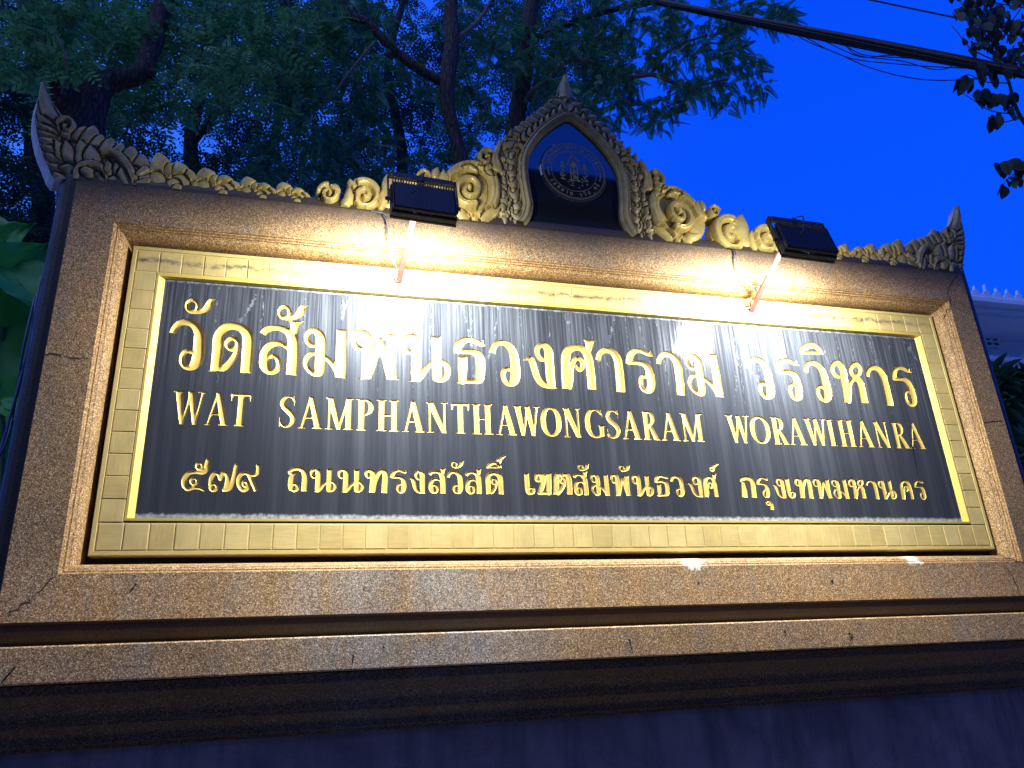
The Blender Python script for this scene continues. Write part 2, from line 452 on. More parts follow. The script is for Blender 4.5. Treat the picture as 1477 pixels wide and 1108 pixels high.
def panel_mat():
    """polished black granite with white lime runs"""
    M = Mat('black_granite_streaked', rough=.1, spec=.38)
    v = pos(M); sx = M.n('SeparateXYZ'); M.l(v, sx.inputs[0]); X, Z = sx.outputs['X'], sx.outputs['Z']
    def rng(val, a, b, c=0., d=1.):
        m = M.n('MapRange'); m.interpolation_type = 'SMOOTHSTEP'
        for k, q in (('From Min', a), ('From Max', b), ('To Min', c), ('To Max', d)): m.inputs[k].default_value = q
        M.l(val, m.inputs['Value']); return m.outputs[0]
    top = rng(Z, 2.45, 3.03)
    fine = M.noise(pos(M, (88, 1, 1.3)), 1.0, 6, .75, .18)
    mid = M.noise(pos(M, (17, 1, .55), (5, 0, 0)), 1.0, 5, .66, .12)
    wide = M.noise(pos(M, (3.1, 1, .32), (2.2, 0, 1)), 1.0, 3, .6)
    a = M.math('MULTIPLY', M.ramp(fine, [(.44, 0), (.74, 1)]), M.math('MULTIPLY_ADD', top, .75, .10))
    b = M.math('MULTIPLY', M.ramp(mid, [(.46, 0), (.74, 1)]), M.math('MULTIPLY_ADD', top, .35, .38))
    w = M.ramp(wide, [(.34, .35), (.62, 1)])
    st = M.math('MULTIPLY', M.math('ADD', M.math('MULTIPLY', a, .72), M.math('MULTIPLY', b, .42)), w)
    # wandering thin calcite runs
    wig = M.noise(pos(M, (3, 1, 26)), 1.0, 4, .7)
    wx = M.math('ADD', M.math('MULTIPLY', X, 1.0), M.math('MULTIPLY', wig, .035))
    vv = M.n('CombineXYZ'); M.l(wx, vv.inputs[0]); vv.inputs[1].default_value = 0; M.l(M.math('MULTIPLY', Z, .10), vv.inputs[2])
    vo = M.n('TexVoronoi', feature='DISTANCE_TO_EDGE'); vo.inputs['Scale'].default_value = 7.5; M.l(vv.outputs[0], vo.inputs['Vector'])
    ln = rng(vo.outputs['Distance'], .028, .0)
    brk = M.ramp(M.noise(pos(M, (50, 1, 30)), 1.0, 4, .8), [(.45, 0), (.62, 1)])
    ln = M.math('MULTIPLY', M.math('MULTIPLY', ln, brk), M.math('MULTIPLY_ADD', top, .9, .05))
    st = M.math('MAXIMUM', M.math('MULTIPLY_ADD', st, .56, .035), M.math('MULTIPLY', ln, .55))
    # lime crust along the head and the sill
    ed = M.noise(pos(M, (34, 1, 8)), 1.0, 5, .75)
    t1 = rng(M.math('ADD', Z, M.math('MULTIPLY', ed, .026)), 3.033, 3.046)
    t2 = rng(M.math('ADD', Z, M.math('MULTIPLY', ed, -.028)), 2.132, 2.118)
    cr = M.math('MULTIPLY', M.math('MAXIMUM', t1, t2), M.ramp(M.noise(v, 60, 4, .7), [(.35, .25), (.6, .8)]))
    st = M.math('MAXIMUM', st, cr)
    sp = M.ramp(M.noise(v, 170, 2, .5), [(.76, 0), (.80, .6)])
    st = M.math('MAXIMUM', st, M.math('MULTIPLY', sp, .5))
    c = M.mix(st, M.mix(wide, (.010, .011, .014), (.020, .022, .027)), (.40, .43, .46))
    M.base(c)
    M.rough(M.math('MULTIPLY_ADD', st, .9, .035))
    M.l(M.math('MAXIMUM', M.math('MULTIPLY_ADD', st, -.9, .38), 0.02), M.b.inputs['Specular IOR Level'])
    M.bump(fine, .02, .001)
    return M.m
M_PANEL = panel_mat()
M_MIRROR = Mat('polished_black_granite', (.008, .009, .012), .03, spec=1.0); M_MIRROR.b.inputs['IOR'].default_value = 1.75; M_MIRROR = M_MIRROR.m
M_INLAY = gold('dull_gold_inlay', (.42, .30, .12), .4, .7, .4)

def simple(name, base, rough=.5, metal=0., var=.25, scale=30, bump=.001, spec=.5):
    M = Mat(name, rough=rough, metal=metal, spec=spec); n = M.noise(pos(M), scale, 5, .65)
    M.base(M.ramp(n, [(.3, tuple(x * (1 - var) for x in base)), (.7, tuple(min(x * (1 + var), 1) for x in base))]))
    if bump: M.bump(n, .4, bump)
    return M.m
M_BLACKMETAL = simple('black_powder_coat', (.010, .010, .011), .5, .0, .3, 90, .0004)
M_ARM = simple('primed_pink_steel', (.17, .065, .05), .45, .2, .25, 40, .0006)
M_STEEL = simple('galvanised_steel', (.5, .5, .5), .35, .8, .2, 60, .0004)
M_WIREW = simple('grey_wire', (.12, .115, .11), .5, 0, .1, 40, 0)
M_WIREB = simple('black_cable', (.010, .010, .012), .5, 0, .3, 40, 0)
M_WIREY = simple('yellow_green_wire', (.55, .6, .08), .5, 0, .1, 40, 0)
M_CRACK = simple('crack_shadow', (.02, .016, .014), .9, 0, .2, 30, 0)
def base_wall():
    M = Mat('base_wall_render', rough=.7, spec=.3); v = pos(M)
    a = M.noise(v, 3.2, 8, .68, .4); b = M.noise(pos(M, (9, 9, .9)), 1.0, 6, .65); f = M.noise(v, 210, 4, .8)
    c = M.mix(M.ramp(a, [(.32, 0), (.68, 1)]), (.11, .095, .12), (.23, .20, .23))
    c = M.mix(M.ramp(b, [(.48, 0), (.68, .6)]), c, (.06, .055, .07))
    c = M.mix(.5, c, M.ramp(f, [(.3, .5), (.7, 1.3)]), 'MULTIPLY')
    M.base(c); M.bump(M.math('ADD', f, a), .6, .003); return M.m
M_WALLBASE = base_wall()
M_GROUND = simple('ground_concrete', (.22, .21, .20), .85, 0, .2, 3, .004)
M_LIME = simple('lime_white_paint', (.62, .60, .56), .8, 0, .25, 25, .002)
M_BARK = None
def bark(name, c):
    M = Mat(name, rough=.9, spec=.2); v = pos(M, (1, 1, .22)); n = M.noise(v, 34, 7, .75, .6)
    n2 = M.n('TexVoronoi', feature='DISTANCE_TO_EDGE'); n2.inputs['Scale'].default_value = 26; M.l(pos(M, (1, 1, .2)), n2.inputs['Vector'])
    M.base(M.mix(M.ramp(n2.outputs['Distance'], [(0, .75), (.22, 0)]), M.ramp(n, [(.3, tuple(x * .45 for x in c)), (.55, c), (.75, tuple(x * 1.6 for x in c))]), tuple(x * .2 for x in c)))
    M.bump(M.math('ADD', n, n2.outputs['Distance']), 1.0, .03); return M.m
M_BARK = bark('grey_brown_bark', (.15, .115, .09)); M_TWIG = simple('twig_bark', (.20, .15, .11), .85, 0, .3, 25, .002)
def foliage(name, c, trans=.25, rough=.45, spec=.4):
    M = Mat(name, rough=rough, spec=spec); oi = M.n('NewGeometry')
    n = M.noise(pos(M), 1.6, 4, .6)
    r = M.mix(oi.outputs['Random Per Island'], tuple(x * .55 for x in c), tuple(x * 1.5 for x in c))
    M.base(M.mix(1, r, M.ramp(n, [(.3, .7), (.7, 1.25)]), 'MULTIPLY'))
    t = M.n('BsdfTranslucent'); M.l(M.b.inputs['Base Color'].links[0].from_socket, t.inputs[0])
    mx = M.n('MixShader'); mx.inputs[0].default_value = trans
    M.l(M.b.outputs[0], mx.inputs[1]); M.l(t.outputs[0], mx.inputs[2])
    M.l(mx.outputs[0], M.nt.nodes['Material Output'].inputs[0]); return M.m
M_LEAF_A = foliage('broad_leaflets', (.12, .34, .11))
M_LEAF_B = foliage('feathery_needles', (.08, .25, .10))
M_LEAF_C = foliage('far_leaves', (.035, .10, .055))
M_LEAF_D = foliage('dark_creeper_leaves', (.030, .050, .030))

# ------------------------------------------------------------------ ground
mesh_obj('ground', [(-900, -900, 0), (900, -900, 0), (900, 900, 0), (-900, 900, 0)], [(0, 1, 2, 3)], M_GROUND, kind='structure')

# ------------------------------------------------------------------ the sign
SX0, SX1, SZ0, SZ1 = -.86, 3.18, 1.79, 3.37
YF = -.09
sign = thing('temple_sign', 'large brown granite name sign with gilded Thai letters, gold tile border and carved crest', 'temple sign', loc=(1.16, 0.15, 0))

def sweep(name, rect, prof, mat, parent, inward=True, smooth=False, closed=True, sides=None, label=None):
    """mitred moulding round a rectangle. prof: (offset, y). inward: offset shrinks the rectangle"""
    x0, x1, z0, z1 = rect; V = []; F = []; n = len(prof)
    for d, y in prof:
        s = d if inward else -d
        V += [(x0 + s, y, z0 + s), (x1 - s, y, z0 + s), (x1 - s, y, z1 - s), (x0 + s, y, z1 - s)]
    for i in range(n - 1):
        for k in range(4):
            if sides and k not in sides: continue
            a = i * 4 + k; b = i * 4 + (k + 1) % 4
            F.append((a, b, b + 4, a + 4) if inward else (b, a, a + 4, b + 4))
    return mesh_obj(name, V, F, mat, parent, smooth, label)

# face ring of the granite frame with uneven arrises
OX0, OX1, OZ0, OZ1 = -.714, 3.050, 1.932, 3.208
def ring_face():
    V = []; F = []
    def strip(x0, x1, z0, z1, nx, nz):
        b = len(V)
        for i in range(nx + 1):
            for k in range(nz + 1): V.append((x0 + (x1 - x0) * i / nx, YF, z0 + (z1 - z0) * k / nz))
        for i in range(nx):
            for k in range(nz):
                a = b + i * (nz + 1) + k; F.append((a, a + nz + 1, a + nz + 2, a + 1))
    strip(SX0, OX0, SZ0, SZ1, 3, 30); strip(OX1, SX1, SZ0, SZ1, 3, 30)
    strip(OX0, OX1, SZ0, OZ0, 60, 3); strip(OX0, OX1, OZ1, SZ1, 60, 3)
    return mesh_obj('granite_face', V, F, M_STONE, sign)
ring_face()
# outer edge mouldings of the frame
arc = [(.010 + .062 * math.sin(t) * 1.0, -.030 - .048 * math.cos(t) + .0) for t in np.linspace(-.35, math.pi * .96, 12)]
sweep('edge_moulding', (SX0, SX1, SZ0, SZ1), [(0, YF), (0, -.084), (.006, -.081), (.006, -.072)] + arc + [(.03, .04), (.085, .05), (.085, .36)], M_EDGE, sign, inward=False, smooth=False)
mb = MB(); mb.box(SX0 - .08, SX1 + .08, .05, .34, 1.74, SZ1 + .078); mb.build('rear_block', M_WALLBASE, sign)
# cove leading in to the recess
cv = [(0, YF), (.0, -.083), (.005, -.080), (.007, -.072), (.012, -.072), (.013, -.064), (.016, -.062)]
for t in np.linspace(0, 1, 9): cv.append((.017 + .026 * math.sin(t * math.pi / 2) ** 1.0 * 1.0, -.060 + .094 * (1 - math.cos(t * math.pi / 2))))
sweep('cove_moulding', (OX0, OX1, OZ0, OZ1), cv, M_COVE, sign, inward=True)
mb = MB(); mb.add([(OX0 + .03, .036, OZ0 + .03), (OX1 - .03, .036, OZ0 + .03), (OX1 - .03, .036, OZ1 - .03), (OX0 + .03, .036, OZ1 - .03)], [(0, 1, 2, 3)])
mb.build('recess_back', M_EDGE, sign)

# plinth below the frame
def profile_bar(name, prof, x0, x1, mat, yb=.34, smooth=False):
    V = []; F = []; n = len(prof); N = 40
    for i in range(N + 1):
        x = x0 + (x1 - x0) * i / N
        for y, z in prof: V.append((x, y, z))
    for i in range(N):
        for k in range(n - 1):
            a = i * n + k; F.append((a, a + n, a + n + 1, a + 1))
    F.append(tuple(range(n))); F.append(tuple(N * n + k for k in range(n))[::-1])
    return mesh_obj(name, V, F, mat, sign, smooth)
def curve(y0, z0, y1, z1, bulge, n=8):
    return [(y0 + (y1 - y0) * t + bulge * math.sin(math.pi * t) * .5, z0 + (z1 - z0) * t) for t in np.linspace(0, 1, n)]
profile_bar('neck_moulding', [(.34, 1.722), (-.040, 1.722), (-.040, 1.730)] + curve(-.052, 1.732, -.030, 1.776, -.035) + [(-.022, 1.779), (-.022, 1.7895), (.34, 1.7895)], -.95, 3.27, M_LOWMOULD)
profile_bar('plinth_cap', [(.34, 1.612), (-.146, 1.612), (-.1505, 1.6165), (-.1505, 1.7135), (-.146, 1.718), (.34, 1.718)], -1.06, 3.40, M_PLINTH)
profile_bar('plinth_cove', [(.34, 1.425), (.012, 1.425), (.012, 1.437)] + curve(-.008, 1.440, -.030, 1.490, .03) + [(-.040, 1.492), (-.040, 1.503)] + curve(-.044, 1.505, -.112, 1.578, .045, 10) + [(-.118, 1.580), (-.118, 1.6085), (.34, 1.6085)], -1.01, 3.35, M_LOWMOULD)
mb = MB(); mb.box(-.97, 3.31, .02, .34, 0.16, 1.4255); mb.build('base_wall', M_WALLBASE, sign)
mb = MB(); mb.box(-1.05, 3.39, -.08, .34, 0.0, 0.158, ch=.01); mb.build('base_step', M_PLINTH, sign)

# --- gold border ---------------------------------------------------------------------------
GX0, GX1, GZ0, GZ1 = -.655, 2.996, 1.998, 3.156
BX0, BX1, BZ0, BZ1 = -.555, 2.896, 2.112, 3.044       # outer line of the bevel
PX0, PX1, PZ0, PZ1 = -.534, 2.872, 2.128, 3.034       # black panel
border = sweep('gold_border', (GX0, GX1, GZ0, GZ1), [(0, .034), (0, -.012), (.003, -.0165), (.018, -.0165)], M_JOINT, sign)
V = []; F = []
for (x0, x1, z0, z1) in ((GX0 + .018, BX0 - .006, GZ0 + .018, GZ1 - .018), (BX1 + .006, GX1 - .018, GZ0 + .018, GZ1 - .018), (BX0 - .006, BX1 + .006, GZ0 + .018, BZ0 - .006), (BX0 - .006, BX1 + .006, BZ1 + .006, GZ1 - .018)):
    b = len(V); V += [(x0, -.0168, z0), (x1, -.0168, z0), (x1, -.0168, z1), (x0, -.0168, z1)]; F.append((b, b + 1, b + 2, b + 3))
mesh_obj('border_bed', V, F, M_JOINT, border)
V = []; F = []
for k, (d, y) in enumerate(((-.006, -.0145), (-.006, -.019), (.002, -.0195), (.0225, .001))):
    x0, x1, z0, z1 = BX0 + d, BX1 - d, BZ0 + d * (1 if d < .01 else .72), BZ1 - d * (1 if d < .01 else .45)
    if k >= 2: z1 = (3.0365, 3.034)[k - 2]; z0 = (2.1215, 2.1245)[k - 2]
    else: z0 = (2.112, 2.1135)[k]
    V += [(x0, y, z0), (x1, y, z0), (x1, y, z1), (x0, y, z1)]
for i in range(3):
    for k in range(4): a = i * 4 + k; b = i * 4 + (k + 1) % 4; F.append((a, b, b + 4, a + 4))
mesh_obj('bevel_strip', V, F, M_BEVEL, border)
rim = sweep('outer_rim', (GX0 + .0005, GX1 - .0005, GZ0 + .0005, GZ1 - .0005), [(.0, -.0150), (.0, -.0185), (.002, -.020), (.014, -.020), (.0155, -.0150)], M_JOINT, border)
def tile_mesh(w, h):
    m = MB(); m.box(-w / 2, w / 2, -.0185, -.0135, -h / 2, h / 2, ch=.0012); me = bpy.data.meshes.new('tile')
    me.from_pydata(m.V, [], m.F); me.materials.append(M_TILE); me.update(); return me
def put_tile(me, x, z):
    o = bpy.data.objects.new('tile', me); COL.objects.link(o); o.parent = border; o.location = (x, random.uniform(-.0007, .0004), z)
    o.rotation_euler = (random.uniform(-.006, .006), random.uniform(-.006, .006), random.uniform(-.008, .008))
tx0, tx1 = GX0 + .019, GX1 - .019
n = 46; pitch = (tx1 - tx0) / n
hb = BZ0 - .009 - (GZ0 + .019); ht = GZ1 - .019 - (BZ1 + .009)
mA, mBt = tile_mesh(pitch - .0045, hb), tile_mesh(pitch - .0045, ht)
for i in range(n):
    put_tile(mA, tx0 + pitch * (i + .5), GZ0 + .019 + hb / 2); put_tile(mBt, tx0 + pitch * (i + .5), GZ1 - .019 - ht / 2)
m2 = 12; z0 = GZ0 + .019 + hb + .0045; z1 = GZ1 - .019 - ht - .0045; ps = (z1 - z0) / m2
wl_ = BX0 - .009 - tx0; mC = tile_mesh(wl_, ps - .004)
for k in range(m2):
    put_tile(mC, tx0 + wl_ / 2, z0 + ps * (k + .5)); put_tile(mC, tx1 - wl_ / 2, z0 + ps * (k + .5))

# --- lettering: engraved troughs --------------------------------------------------------------
GL = {
 'ว': (618, [[1,0,60,705,60,77,795,59,139,903,58,242,939,61,352,919,67,442,839,82,494,716,91,509,520,98,516,334,103,504,210,100,467,112,85,401,54,54,320,76,51,267,157,51,257,263,50,287,350,47,350,377,43,405,358,43]]),
 'ด': (747, [[1,1,149,17,94,144,232,95,145,466,99,139,671,96,171,800,85,246,886,77,367,921,71,493,901,80,593,815,95,634,706,101,644,484,100,646,264,99,649,6,98],[0,0,472,572,44,459,506,44,417,463,44,361,459,44,313,496,44,290,559,44,302,625,44,345,669,44,401,673,44,450,636,44,472,572,44],[0,0,472,567,44,471,456,47,433,328,52,369,200,58,284,86,60,226,52,34],[0,0,127,47,37,76,22,17,4,4,4]]),
 'ั': (546, [[0,0,220,1282,37,209,1209,37,167,1162,37,111,1157,37,61,1197,37,37,1266,37,47,1339,37,89,1387,37,146,1392,37,195,1352,37,220,1282,37],[0,0,128,1162,38,196,1155,41,289,1179,47,365,1242,62,414,1336,72,433,1403,51,474,1436,24,542,1456,5]]),
 'ส': (770, [[1,1,68,801,68,122,886,63,225,934,58,338,943,58,453,910,69,543,835,85,587,725,97,604,532,99,609,340,99,608,182,100,603,12,99],[0,0,532,511,27,472,579,39,391,627,51,286,620,57,185,560,66,129,453,77,120,310,88,136,169,88,194,79,70,278,56,56,359,104,49,377,215,47,346,324,47,280,375,45,226,348,36],[0,1,613,922,67,615,988,74,622,1071,86,624,1113,93],[0,0,545,1073,22,488,1110,5],[0,0,695,1085,25,765,1122,5]]),
 'ม': (797, [[0,0,193,634,40,120,639,50,49,731,46,46,852,46,115,925,52,209,924,68,279,833,90,300,687,92,301,443,94,298,234,94,290,91,75,210,62,54,129,113,48,62,204,48,49,315,48,88,413,48,171,470,43,258,453,40,374,416,40,464,341,49,554,234,58,637,127,88],[1,1,658,997,91,663,712,93,665,386,98,664,144,100,663,7,91],[0,0,704,67,46,749,24,18,793,5,5]]),
 'พ': (930, [[0,1,205,617,34,123,632,56,57,726,50,53,859,53,123,944,60,220,954,67,289,875,89,308,677,97,304,447,100,299,202,96,293,13,89],[0,0,322,75,58,375,207,62,424,389,59,467,539,53,509,707,47,533,826,41],[0,0,533,826,41,577,695,51,617,499,57,664,305,66,710,145,75,741,82,62],[1,1,749,976,93,741,640,95,739,310,94,746,26,93],[0,0,801,85,47,846,43,19,925,31,5],[0,0,268,56,46,217,18,15,147,5,5]]),
 'น': (948, [[0,0,198,613,35,121,616,54,52,712,51,55,855,55,136,929,62,229,927,71,283,829,94,291,577,96,289,328,95,280,114,87,326,75,66,402,170,63,480,289,54,574,395,48,683,448,48,776,444,55,865,370,58,890,247,58,841,120,58,755,74,61,678,103,80],[1,0,674,984,96,678,686,91,678,351,93,678,119,92],[0,0,265,64,44,204,25,19,132,5,5]]),
 'ธ': (637, [[1,0,62,649,62,78,759,76,128,856,83,209,930,70,318,960,57,442,921,54,553,868,44,631,851,7],[0,0,570,881,40,585,990,5],[0,0,76,682,36,243,701,53,387,694,63,489,632,86,524,498,93,517,245,92,487,118,81,399,80,55,257,68,48,147,59,48],[1,0,177,599,92,169,309,91,160,68,68],[0,0,115,49,32,17,32,5]]),
 'ง': (702, [[0,0,449,614,34,367,640,55,310,742,52,319,865,55,386,937,52,479,929,70,545,827,94,549,599,95,549,356,96,555,134,85,569,49,47],[0,0,569,41,41,469,44,44,365,98,64,278,221,71,234,390,71,204,526,72,166,628,58,82,614,24,5,579,5],[0,0,569,49,44,642,19,17,697,8,5],[0,0,608,119,37,606,42,37]]),
 'ศ': (808, [[1,1,88,25,88,97,183,95,105,423,96,121,666,97,161,816,91,248,903,78,379,945,69,501,912,75,588,802,92,619,648,94,626,421,94,627,212,93,626,27,92],[0,0,160,47,47,198,236,57,219,398,51,249,528,45,304,653,48,395,703,49,465,639,49,468,525,45,405,441,45,345,486,39,319,549,26],[0,0,81,40,28,5,20,5],[0,1,643,917,59,644,1013,76,659,1089,96,666,1135,103],[0,0,574,1100,20,540,1132,5],[0,0,746,1112,20,803,1138,5]]),
 'ค': (720, [[1,1,88,25,88,97,183,95,105,423,96,121,666,97,161,816,91,248,903,78,379,945,69,501,912,75,588,802,92,619,648,94,626,421,94,627,212,93,626,27,92],[0,0,160,47,47,198,236,57,219,398,51,249,528,45,304,653,48,395,703,49,465,639,49,468,525,45,405,441,45,345,486,39,319,549,26],[0,0,81,40,28,5,20,5]]),
 'า': (590, [[1,1,57,686,57,92,809,58,182,903,60,299,924,67,408,871,83,480,743,96,493,545,96,492,299,98,479,0,97]]),
 'ร': (676, [[1,0,73,641,73,105,776,77,162,883,71,267,954,51,401,955,51,529,900,48,667,859,9],[0,0,588,899,34,612,999,5],[0,0,69,677,42,218,680,47,368,675,60,483,599,81,522,436,94,524,255,96,490,114,86,400,56,56,317,113,53,291,226,49,319,342,50,383,387,43,449,382,43]]),
 'ิ': (610, [[0,0,53,1184,53,121,1297,68,292,1380,72,441,1355,69,528,1270,61,587,1188,23],[0,0,36,1170,26,193,1188,38,406,1198,46,575,1180,15]]),
 'ห': (841, [[0,1,191,644,38,101,669,60,53,770,53,82,897,57,165,983,61,249,970,76,320,857,95,319,678,98,307,463,94,277,198,85,267,37,85],[0,1,301,59,59,377,290,64,416,434,53,502,563,49,593,618,65,692,582,87,722,450,95,717,237,98,716,35,97],[0,0,779,844,61,735,761,61,661,707,61,585,703,61,535,750,61,532,830,61,575,913,61,650,968,62,727,973,62,776,925,62,779,844,61],[0,0,204,55,26,137,38,6]]),
 '๕': (952, [[1,1,888,1304,64,854,1098,73,854,860,86,733,720,77,466,734,63,224,672,76,89,445,89,111,213,88,254,53,75,460,107,58,695,101,67,865,11,53],[0,0,704,990,54,689,922,54,637,880,54,568,878,54,508,918,54,481,985,54,496,1052,54,548,1095,54,617,1096,54,677,1056,54,704,990,54],[0,0,562,854,54,759,811,63],[0,0,564,370,54,548,298,53,495,253,53,424,252,53,363,295,53,334,366,53,349,437,53,402,482,54,473,484,54,535,441,54,564,370,54],[0,0,469,242,53,420,88,44]]),
 '๗': (1044, [[0,0,63,251,63,83,510,77,197,701,72,329,666,63,420,469,63,480,683,73,599,719,82,689,521,86,679,261,90,619,40,63],[0,1,576,39,63,745,89,90,867,312,82,920,644,73,950,931,69,984,1124,60],[0,0,321,148,63,305,71,63,248,22,63,174,21,63,110,68,63,81,144,63,97,221,63,153,270,63,227,271,63,292,224,63,321,148,63]]),
 '๙': (838, [[0,1,292,400,55,416,321,59,421,132,82,274,35,73,116,222,77,78,505,78,182,697,73,378,725,69,537,671,60,672,645,55,774,781,65,760,1119,70],[0,0,417,307,46,405,245,46,363,207,46,309,206,45,263,243,46,242,304,46,254,365,46,295,404,46,349,405,46,396,368,46,417,307,46],[0,1,378,725,60,536,489,73,656,230,73,755,9,64]]),
 'ถ': (772, [[0,1,56,816,56,219,931,71,423,960,80,602,856,95,668,624,104,668,333,103,659,26,107],[0,0,51,748,37,228,751,47,350,763,14],[0,0,206,736,56,147,566,94,139,277,102,156,134,84],[0,0,415,195,65,395,116,65,334,66,65,256,65,65,190,113,65,162,191,65,182,270,65,243,320,65,321,321,65,387,273,65,415,195,65]]),
 'ท': (941, [[0,0,303,803,64,281,715,63,222,660,63,148,659,63,88,712,63,63,799,63,85,887,63,143,943,64,217,944,64,278,891,64,303,803,64],[0,1,219,931,78,326,844,98,344,595,107,325,298,107,311,23,106],[0,1,352,102,87,418,448,78,534,748,78,652,920,79,788,903,94,838,704,103,823,355,107,807,0,107],[0,0,258,61,39,187,31,10]]),
 'ข': (765, [[0,0,283,776,64,256,686,64,198,630,64,130,629,64,79,683,64,64,771,64,90,861,64,149,917,64,217,919,64,268,865,64,283,776,64],[0,0,215,914,70,375,891,90,405,670,96,322,386,102,241,134,95,257,84,82],[0,0,162,89,70,418,93,76,625,102,83],[1,0,662,1012,103,641,516,109,612,102,102],[0,0,399,765,51,523,882,51]]),
 'ต': (898, [[1,1,136,38,108,180,466,116,203,783,110,294,944,84,445,864,65,616,951,85,757,825,110,782,476,116,760,39,115],[0,0,561,662,52,538,599,52,489,559,52,433,558,52,390,596,52,377,659,52,399,723,52,448,763,52,505,764,52,548,726,52,561,662,52],[0,0,558,631,58,533,472,71,385,248,77,229,77,77],[0,0,125,75,38,13,36,13]]),
 'เ': (459, [[1,0,102,983,102,108,542,101,120,199,94,183,75,75,324,96,69,395,222,63,338,321,57,234,294,50]]),
 'ก': (790, [[1,0,132,7,132,167,324,126,170,590,98,167,736,70,26,774,21],[0,1,64,822,42,168,910,85,381,948,92,606,885,106,677,665,113,668,331,119,651,0,126]]),
 'ุ': (382, [[0,0,249,-219,56,220,-274,56,165,-308,56,106,-308,56,64,-275,56,56,-221,56,85,-166,56,140,-132,56,199,-131,56,241,-165,56,249,-219,56],[0,1,231,-199,63,301,-298,77,291,-574,91]]),
 '์': (531, [[0,0,227,1354,50,201,1297,50,151,1262,50,96,1260,50,58,1294,50,50,1350,50,75,1406,50,125,1442,50,180,1443,50,219,1410,50,227,1354,50],[0,0,208,1421,50,328,1526,64,503,1599,29]]),
}
PLACE = [
 (1,'ว',-0.497,-0.367),(1,'ั',-0.455,-0.340),(1,'ด',-0.354,-0.197),(1,'ส',-0.183,-0.020),(1,'ม',-0.016,0.152),(1,'พ',0.161,0.357),
 (1,'น',0.355,0.555),(1,'ธ',0.567,0.701),(1,'ง',0.857,1.005),(1,'ศ',1.020,1.191),(1,'า',1.180,1.305),(1,'ร',1.317,1.459),
 (1,'ิ',2.201,2.329),(1,'ห',2.348,2.525),(1,'ั',-0.122,-0.005),(1,'ั',0.255,0.372),(1,'ว',0.717,0.845),(1,'า',1.462,1.585),
 (1,'ม',1.601,1.776),(1,'ว',1.903,2.033),(1,'ร',2.051,2.187),(1,'ว',2.201,2.332),(1,'า',2.535,2.660),(1,'ร',2.678,2.810),
 (3,'๕',-0.399,-0.314),(3,'๗',-0.311,-0.218),(3,'๙',-0.220,-0.145),(3,'ถ',-0.048,0.021),(3,'ท',0.224,0.308),(3,'ข',0.877,0.946),
 (3,'ต',0.949,1.030),(3,'เ',0.836,0.877),(3,'ก',1.779,1.849),(3,'ุ',1.886,1.920),(3,'์',1.646,1.693),(3,'น',0.029,0.125),
 (3,'น',0.127,0.223),(3,'ร',0.316,0.383),(3,'ง',0.383,0.452),(3,'ส',0.458,0.530),(3,'ว',0.530,0.593),(3,'ั',0.547,0.602),
 (3,'ส',0.599,0.669),(3,'ด',0.676,0.750),(3,'ิ',0.685,0.747),(3,'์',0.725,0.765),(3,'ส',1.035,1.102),(3,'ม',1.110,1.190),
 (3,'พ',1.196,1.283),(3,'น',1.288,1.380),(3,'ธ',1.387,1.452),(3,'ว',1.458,1.518),(3,'ง',1.528,1.607),(3,'ศ',1.606,1.676),
 (3,'ั',1.059,1.114),(3,'ั',1.236,1.291),(3,'ร',1.857,1.919),(3,'ง',1.928,1.996),(3,'เ',1.999,2.039),(3,'ท',2.043,2.125),
 (3,'พ',2.133,2.226),(3,'ม',2.227,2.309),(3,'ห',2.312,2.394),(3,'า',2.402,2.461),(3,'น',2.467,2.555),(3,'ค',2.578,2.644),
 (3,'ร',2.656,2.718),(2,'W',-0.459,-0.345),(2,'A',-0.347,-0.262),(2,'T',-0.264,-0.188),(2,'S',-0.093,-0.030),(2,'A',-0.023,0.066),
 (2,'M',0.072,0.181),(2,'P',0.185,0.256),(2,'H',0.259,0.354),(2,'A',0.361,0.446),(2,'N',0.452,0.540),(2,'T',0.551,0.626),
 (2,'H',0.630,0.722),(2,'A',0.730,0.815),(2,'W',0.803,0.917),(2,'O',0.917,1.006),(2,'N',1.012,1.091),(2,'G',1.107,1.196),
 (2,'S',1.197,1.264),(2,'A',1.266,1.354),(2,'R',1.360,1.439),(2,'A',1.443,1.532),(2,'M',1.537,1.648),(2,'W',1.755,1.873),
 (2,'O',1.869,1.971),(2,'R',1.975,2.060),(2,'A',2.056,2.145),(2,'W',2.144,2.261),(2,'I',2.257,2.304),(2,'H',2.315,2.406),
 (2,'A',2.409,2.499),(2,'N',2.510,2.590),(2,'R',2.606,2.698),(2,'A',2.689,2.780),]

